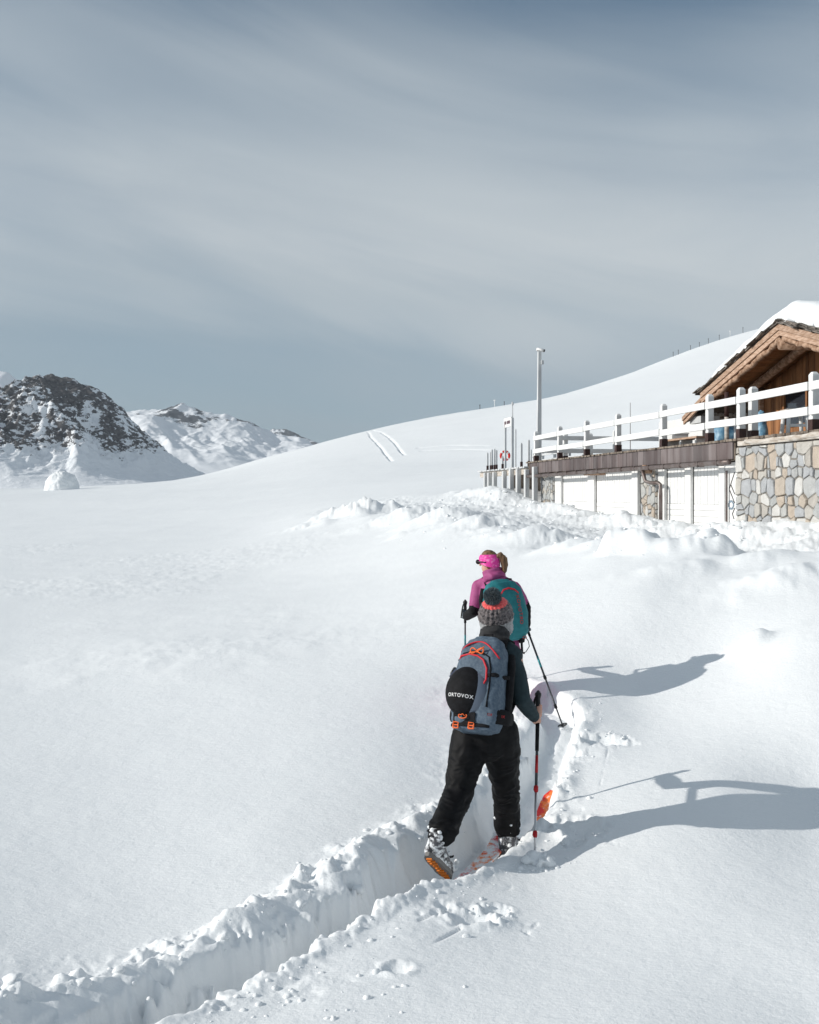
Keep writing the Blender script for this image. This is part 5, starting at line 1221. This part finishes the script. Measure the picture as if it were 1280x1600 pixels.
mb = MB(); mb.ball(fa(hcx + .030, hy - .012, hcz - .004), (hrx * .98, hry * .93, hrz * .985), 36, 24, None, Matrix((xb, yb, zb)).transposed()); mb.build('helmet_shell', 'rimgrey', hel, True)
tm = text_mesh('ORTOVOX', .030, .0005, 1.22)
for v in tm.vertices:
    a = (v.co.x + .002) / hrx; b = (v.co.y - .045 - .06 * v.co.x) / hrz; q = dome(a, b, 1.012); v.co = q
link('helmet_print', tm, 'print', hel)
# hip belt wings, lower panel, buckles, straps
for sg in (1, -1):
    mb = MB(); pts = [fa(sg * x_, y_, z_) for x_, y_, z_ in ((.10, .17, .052), (.155, .135, .055), (.19, .06, .06), (.19, -.02, .066))]
    mb.tube(pts, [(.048, .011), (.048, .016), (.046, .018), (.04, .014)], 14, zb); wg = mb.build('hip_belt_wing', 'black', bpk, True)
    if sg == 1:
        tm = text_mesh('ORTOVOX', .023, .0005, 1.08); p0 = fa(.118, .172, .054); p1 = fa(.170, .112, .057); dx = (p1 - p0).normalized(); nn = dx.cross(zb).normalized()
        if nn.dot(-cam.location + p0) > 0: nn = -nn
        mid = (p0 + p1) / 2 + nn * .013
        for v in tm.vertices: v.co = mid + dx * v.co.x + zb * v.co.y
        link('belt_print', tm, 'redprint', wg)
mb = MB(); c = [pk(a, b, l) for l in (.003, .016) for a, b in ((-.125, -.005), (.03, -.005), (.03, .06), (-.125, .06))]; mb.hexa(c); mb.build('lower_panel', 'black', bpk)
mb = MB(); mb.tube([pk(x_, -.012 + .0 * x_, .008) for x_ in np.linspace(-.165, .12, 14)], [(.011, .004)] * 14, 8, zb); mb.build('lower_strap', 'black', bpk, True)
for x_ in (-.105, .005):
    c0 = pk(x_, -.018, .016); mb = MB(); rg = [(-.017, -.018), (.017, -.018), (.017, .018), (-.017, .018), (-.017, -.018)]
    mb.tube([c0 + xb * a + zb * b for a, b in rg], .006, 6); mb.tube([c0 + xb * -.017, c0 + xb * .017], .004, 6); mb.build('buckle', 'orange', bpk)
c0 = pk(-.05, .035, .022); mb = MB(); mb.tube([c0 + xb * (.028 * math.cos(q)) + zb * (.015 * math.sin(q)) for q in np.linspace(2.4, 6.9, 14)], .0035, 6); mb.tube([c0 + xb * -.02 + zb * .004, c0 + xb * .0 + zb * .012, c0 + xb * .015], .003, 6); mb.build('pull_loop', 'orange', bpk, True)
mb = MB(); mb.tube([pk(.08, .295, .006), pk(.13, .305, .008), pk(.168, .30, .004), fa(.18, .08, .31), fa(.175, 0, .32)], [(.013, .005)] * 5, 8, zb); mb.build('compression_strap', 'black', bpk, True)
mb = MB(); mb.tube([pk(-.165, .32, .006), fa(-.19, .09, .335), fa(-.185, 0, .33)], [(.013, .005)] * 3, 8, zb); mb.tube([fa(-.185, .14, .31), fa(-.195, .09, .35)], .016, 8); mb.build('side_buckle', 'plastic', bpk, True)
mb = MB(); mb.tube([fa(.172, .03, .02), fa(.178, .035, .2), fa(.172, .03, .40), fa(.15, .0, .46)], [(.026, .03)] * 4, 10, xb); mb.build('side_panel', 'black', bpk, True)
mb = MB(); mb.tube([fa(.184, .055, .285), fa(.186, .05, .33)], .0045, 6); mb.build('side_tab', 'orange', bpk)
for sg in (1, -1):
    mb = MB(); sh = pA['sr'] if sg == 1 else pA['sl']; mid = pA['nk'].lerp(sh, .62) + V((0, 0, .075))
    mb.tube([fa(sg * .085, .04, .49), mid - HA * .03, mid + HA * .07 - V((0, 0, .03)), sh.lerp(pA['nk'], .4) + HA * .12 - V((0, 0, .16)), sh.lerp(pA['nk'], .25) + HA * .08 - V((0, 0, .33)), fa(sg * .17, .02, .10)], [(.034, .009)] * 6, 10, xb); mb.build('shoulder_strap', 'black', bpk, True)
mb = MB(); mb.tube([fa(-.03, .05, .55), fa(-.03, .06, .59), fa(.03, .06, .59), fa(.03, .05, .55)], .008, 8); mb.build('haul_loop', 'black', bpk, True)

# ---- farther skier -------------------------------------------------------
HB = V((-.38, .925, 0)).normalized(); RB = V((HB.y, -HB.x, 0))
pB = {'pel': P(787, 1018, 9.98), 'hl': P(776, 1020, 10.02), 'hr': P(799, 1022, 9.94), 'kl': P(772, 1072, 10.15), 'kr': P(800, 1072, 9.95), 'sl': P(749, 917, 10.14), 'sr': P(803, 920, 9.98), 'nk': P(772, 902, 10.06), 'hd': P(765, 880, 10.10),
      'ell': P(741, 955, 10.06), 'wl': P(729, 963, 10.28), 'er': P(821, 950, 10.0), 'wr': P(822, 978, 9.93)}
xl, yl = P(780, 1110, 10.28).x, 10.28; xr, yr = P(800, 1116, 9.90).x, 9.90
zL, zR = gz(xl, yl) + .02, gz(xr, yr) + .02
pB['al'] = V((xl, yl, zL + .11)); pB['ar'] = V((xr, yr, zR + .11))
fb = thing('person', 'skier in orchid jacket, pink headband and ponytail walking ahead', 'person', (xr, yr, zR))
plT = P(727, 941, 10.34); plE = P(727, 1090, 10.38); plE.z = gz(plE.x, plE.y) - .04; dl = (plE - plT).normalized(); gl_ = plT + dl * .125
prT = P(817, 964, 10.0); prE = P(882, 1101, 9.38); prE.z = gz(prE.x, prE.y) - .01; dr_ = (prE - prT).normalized(); gr_ = prT + dr_ * .11
shB = (pB['sr'] - pB['sl']).normalized()
tcB = [pB['pel'], pB['pel'].lerp(pB['nk'], .28), pB['pel'].lerp(pB['nk'], .55), pB['pel'].lerp(pB['nk'], .80), pB['nk']]
upB = V((-.12, .10, 1)).normalized(); HFB = V((-.80, .60, 0)).normalized()      # head turned to her left
mb = MB(); torso(mb, 0, tcB, shB); blend_tube(mb, [pB['nk'], pB['hd'] - upB * .04], [.05, .05]); head_shape(mb, pB['hd'], HFB, upB, .98)
arm(mb, pB['sr'], pB['er'], pB['wr']); arm(mb, pB['sl'], pB['ell'], pB['wl']); leg(mb, pB['hl'], pB['kl'], pB['al']); leg(mb, pB['hr'], pB['kr'], pB['ar'])
for a_, z_ in (('al', zL), ('ar', zR)): blend_tube(mb, [pB[a_], V((pB[a_].x, pB[a_].y, z_ + .05)) + HB * .14], [.04, .03])
grip_fingers(mb, pB['wl'], gl_, dl, .0095, .014); grip_fingers(mb, pB['wr'], gr_, dr_, .0095, .014)
link('body', remesh(mb, .0055, 2), 'skin', fb, True)
mb = MB(); grip_fingers(mb, pB['wl'], gl_, dl, .0118, .0135); blend_tube(mb, [pB['wl'], pB['wl'].lerp(pB['ell'], .25)], [.036, .042]); link('glove', remesh(mb, .0045, 1), 'glove', fb, True)
mb = MB(); grip_fingers(mb, pB['wr'], gr_, dr_, .0118, .0135); blend_tube(mb, [pB['wr'], pB['wr'].lerp(pB['er'], .25)], [.036, .042]); link('glove', remesh(mb, .0045, 1), 'glove', fb, True)
mb = MB(); blend_tube(mb, [pB['pel'] + V((0, 0, .12)), pB['pel'], pB['pel'] - V((0, 0, .08))], [(.15, .12), (.165, .135), (.15, .125)], RB, 24)
for h_, k_, a_ in ((pB['hl'], pB['kl'], pB['al']), (pB['hr'], pB['kr'], pB['ar'])): blend_tube(mb, [h_, h_.lerp(k_, .5), k_, k_.lerp(a_, .5), a_], [.108, .098, .082, .082, .088])
link('trousers', remesh(mb, .009, 3, folds(None, .007, 26, 5, [(pB['kl'], .1), (pB['kr'], .1)])), 'pink', fb, True)
mb = MB(); torso(mb, .022, tcB, shB); blend_tube(mb, [pB['sl'], pB['nk'], pB['sr']], [.068, .075, .068])
mU = [(pB['sr'], pB['er'], pB['wr']), (pB['sl'], pB['ell'], pB['wl'])]
for a_, b_, c_ in mU: blend_tube(mb, [a_, a_.lerp(b_, .5), a_.lerp(b_, .78)], [.076, .070, .064])
link('jacket', remesh(mb, .0085, 3, folds(None, .004, 20, 7)), 'purple', fb, True)
for a_, b_, c_ in mU:
    mb = MB(); blend_tube(mb, [a_.lerp(b_, .74), b_, b_.lerp(c_, .5), c_.lerp(b_, .06)], [.064, .056, .052, .046]); link('black_sleeve', remesh(mb, .008, 3, folds(None, .005, 22, 4, [(b_, .1)])), 'black', fb, True)
axn = (pB['hd'] - pB['nk']).normalized(); mb = MB(); rows = []
for i in range(9):
    t = i / 8; rows.append((pB['nk'] - axn * .03 + axn * .105 * t, (.112 - .012 * t + .010 * math.sin(t * 6), .105 - .012 * t + .01 * math.sin(t * 6))))
mb.tube([r[0] for r in rows], [r[1] for r in rows], 28, RB); link('hood', remesh(mb, .008, 2, lambda c, n: .008 * (1 - 2 * abs(mn.noise(V((c.x * 8, c.y * 8, c.z * 22)))))), 'purple', fb, True)
# hair, ponytail, headband, sunglasses
hB = pB['hd']; rB = HFB.cross(upB).normalized(); R3 = Matrix((rB, HFB, upB)).transposed()
mb = MB(); mb.ball(hB + upB * .028 - HFB * .010, (.084, .098, .106), 26, 18, None, R3); link('hair', remesh(mb, .006, 1, lambda c, n: .003 * mn.noise(V((c.x * 60, c.y * 60, c.z * 12)))), 'hair', fb, True)
mb = MB(); b0 = hB - HFB * .085 + upB * .065; back = (RB * .55 - HFB * .55).normalized()
pts = [b0, b0 + back * .045 + upB * .022, b0 + back * .072 - upB * .02, b0 + back * .075 - upB * .08, b0 + back * .065 - upB * .135, b0 + back * .06 - upB * .165]
blend_tube(mb, pts, [.022, .032, .037, .035, .026, .010]); link('ponytail', remesh(mb, .005, 2, lambda c, n: .006 * mn.noise(V((c.x * 70, c.y * 70, c.z * 9)))), 'hair', fb, True)
mb = MB(); seg = 44; vs = []; fs = []; tl_ = (upB * 1 + HFB * -.10).normalized()
for i, (zz, rr_) in enumerate(((-.045, .089), (-.02, .096), (.012, .0985), (.045, .093), (.066, .081))):
    for k in range(seg):
        a = 2 * math.pi * k / seg; wdn = 1 + .012 * mn.noise(V((math.cos(a) * 4, math.sin(a) * 4, zz * 30))); zz2 = zz * (1.0 - .25 * math.sin(a)) + .012 * math.sin(a)
        vs.append(hB + upB * .020 + rB * (rr_ * .93 * math.cos(a) * wdn) + HFB * (rr_ * 1.10 * math.sin(a) * wdn - .004) + upB * zz2)
for i in range(4):
    for k in range(seg): fs.append((i * seg + k, i * seg + (k + 1) % seg, (i + 1) * seg + (k + 1) % seg, (i + 1) * seg + k))
mb.add(vs, fs); mb.build('headband', 'band', fb, True)
mb = MB()
for sg in (-1, 1):
    mb.tube([hB + rB * (sg * .090) - HFB * .02 + upB * .012, hB + rB * (sg * .088) + HFB * .07 + upB * .016, hB + rB * (sg * .07) + HFB * .108 + upB * .014], [(.004, .006)] * 3, 8)
    mb.ball(hB + rB * (sg * .040) + HFB * .108 + upB * .010, (.036, .014, .024), 14, 10, None, R3)
mb.build('sunglasses', 'plastic', fb, True)
for (a_, z_, k_, sd_) in (('al', zL, 'kl', 11), ('ar', zR, 'kr', 12)):
    c0 = V((pB[a_].x, pB[a_].y, z_)); boot_mesh(fb, c0 + HB * .19, c0 - HB * .10, pB[a_], (pB[k_] - pB[a_]).normalized(), seed=sd_)
ski(V((xl, yl, zL - .11)), HB, 'left ski of the farther skier, hidden in the track ahead', 'ski', .9, .35)
ski(V((xr, yr, zR - .11)), HB, 'right ski of the farther skier, hidden behind the nearer one', 'ski', .9, .35)
ski_pole('ski_pole', plT, plE, 'teal ski pole upright in the left hand of the farther skier', 'tealalu', 'darkalu', 'plastic', .055, 'plastic', None, .15, .06)
ski_pole('ski_pole', prT, prE, 'dark trailing ski pole slanting to the snow behind the farther skier', 'tealalu', 'darkalu', 'plastic', .05, 'plastic', None, .15, .06, 1.15)
# teal backpack
zb = (pB['nk'] - pB['pel']).normalized(); yb = (-HB - zb * (-HB).dot(zb)).normalized(); xb = yb.cross(zb) * -1
if xb.dot(RB) < 0: xb = -xb
bo = pB['pel'] + yb * .10 + zb * .10 - xb * .028; fB = Frame(bo, xb, yb, zb)
tbk = thing('backpack', 'teal backpack with red zip and upright red lettering on the farther skier', 'backpack', bo)
profB = [(.0, .12, .10, .02), (.02, .175, .15, .01), (.08, .208, .19, 0), (.22, .216, .21, 0), (.36, .210, .20, 0), (.48, .185, .18, 0), (.55, .145, .14, 0), (.59, .08, .08, .02), (.60, .03, .04, .03)]
pack_shell(fB, profB, 56, .011, 8).build('pack_body', 'packteal', tbk, True)
def pkb(x, z, l=.004): return on_pack(fB, profB, x, z, l)
strip([pkb(a, b, .005) for a, b in ((-.085, .30), (-.088, .38), (-.075, .44), (-.03, .490), (.03, .503), (.085, .485), (.125, .445))], .009, 'lid_zip', 'red', tbk)
strip([pkb(a, b, .002) for a, b in ((-.095, .10), (-.10, .25), (-.095, .40), (-.06, .455))], .008, 'seam', 'packteal', tbk)
strip([pkb(.07, .26 + .02 * q, .004) for q in range(2)], .001, 'seam_stitch', 'packteal', tbk)
tm = text_mesh('ORTOVOX', .052, .0006, 1.15)
for v in tm.vertices: v.co = pkb(.098 + v.co.y, .29 + v.co.x, .018)
link('upright_print', tm, 'redprint', tbk)
mb = MB(); mb.box(-.006, .006, -.001, .001, -.03, .03, lambda p: pkb(-.022 + p.x, .30 + p.z, .005 + p.y)); mb.build('small_label', 'print', tbk)
for sg in (1, -1):
    mb = MB(); mb.tube([fB(sg * .10, .15, .02), fB(sg * .16, .10, .015), fB(sg * .185, .02, .01), fB(sg * .16, -.12, 0)], [(.045, .012)] * 4, 12, zb); wg = mb.build('hip_belt_wing', 'black', tbk, True)
    sh = pB['sr'] if sg == 1 else pB['sl']; mid = pB['nk'].lerp(sh, .66) + V((0, 0, .062)); mb = MB()
    mb.tube([fB(sg * .085, .03, .46), mid - HB * .03, mid + HB * .08 - V((0, 0, .03)), sh.lerp(pB['nk'], .35) + HB * .13 - V((0, 0, .16)), fB(sg * .17, .02, .12)], [(.036, .010)] * 5, 10, xb); mb.build('shoulder_strap', 'black', tbk, True)
    kw_ = 1.0 if sg == 1 else 3.4; mb = MB(); mb.tube([fB(sg * .165, .04, .05), fB(sg * .190, .03, .2), fB(sg * .185, .02, .42), fB(sg * .15, .02, .52)], [(.012 * kw_, .03)] * 4, 10, xb); mb.build('side_panel', 'black', tbk, True)
c0 = fB(.135, .172, .02); mb = MB(); mb.tube([c0 + xb * (.02 * math.cos(q)) + zb * (.012 * math.sin(q)) for q in np.linspace(0, 6.28, 14)], .003, 6); mb.build('belt_emblem', 'redprint', tbk)
c0 = fB(.175, .10, .03); mb = MB(); mb.tube([c0, c0 - V((.03, 0, .07)), c0 - V((.025, 0, .16)), c0 - V((.0, 0, .165))], [(.012, .008)] * 4, 8); mb.build('belt_end', 'black', tbk, True)
mb = MB(); mb.tube([c0, c0 + V((.035, 0, -.05)), c0 + V((.045, 0, -.10)), c0 + V((.01, 0, -.155)), c0 + V((-.01, 0, -.16))], .004, 7); mb.build('strap_loop', 'black', tbk, True)
print('objects', len(bpy.data.objects), 'tris', sum(len(m_.polygons) for m_ in bpy.data.meshes) * 2)

# ------------------------------------------------------------------ thin mountain air
mb = MB(); mb.box(-4200, 4200, -1200, 7600, -120, 1100); hz_ = mb.build('haze', None)
hm = bpy.data.materials.new('thin_air'); hm.use_nodes = True; ht = hm.node_tree; ht.nodes.clear()
ho = N(ht, 'ShaderNodeOutputMaterial'); hv = N(ht, 'ShaderNodeVolumePrincipled'); hv.inputs['Color'].default_value = (.86, .92, 1.0, 1); hv.inputs['Density'].default_value = 6e-5
ht.links.new(hv.outputs[0], ho.inputs['Volume']); hz_.data.materials.append(hm); tag(hz_, 'thin pale blue mountain air', 'haze', kind='stuff')
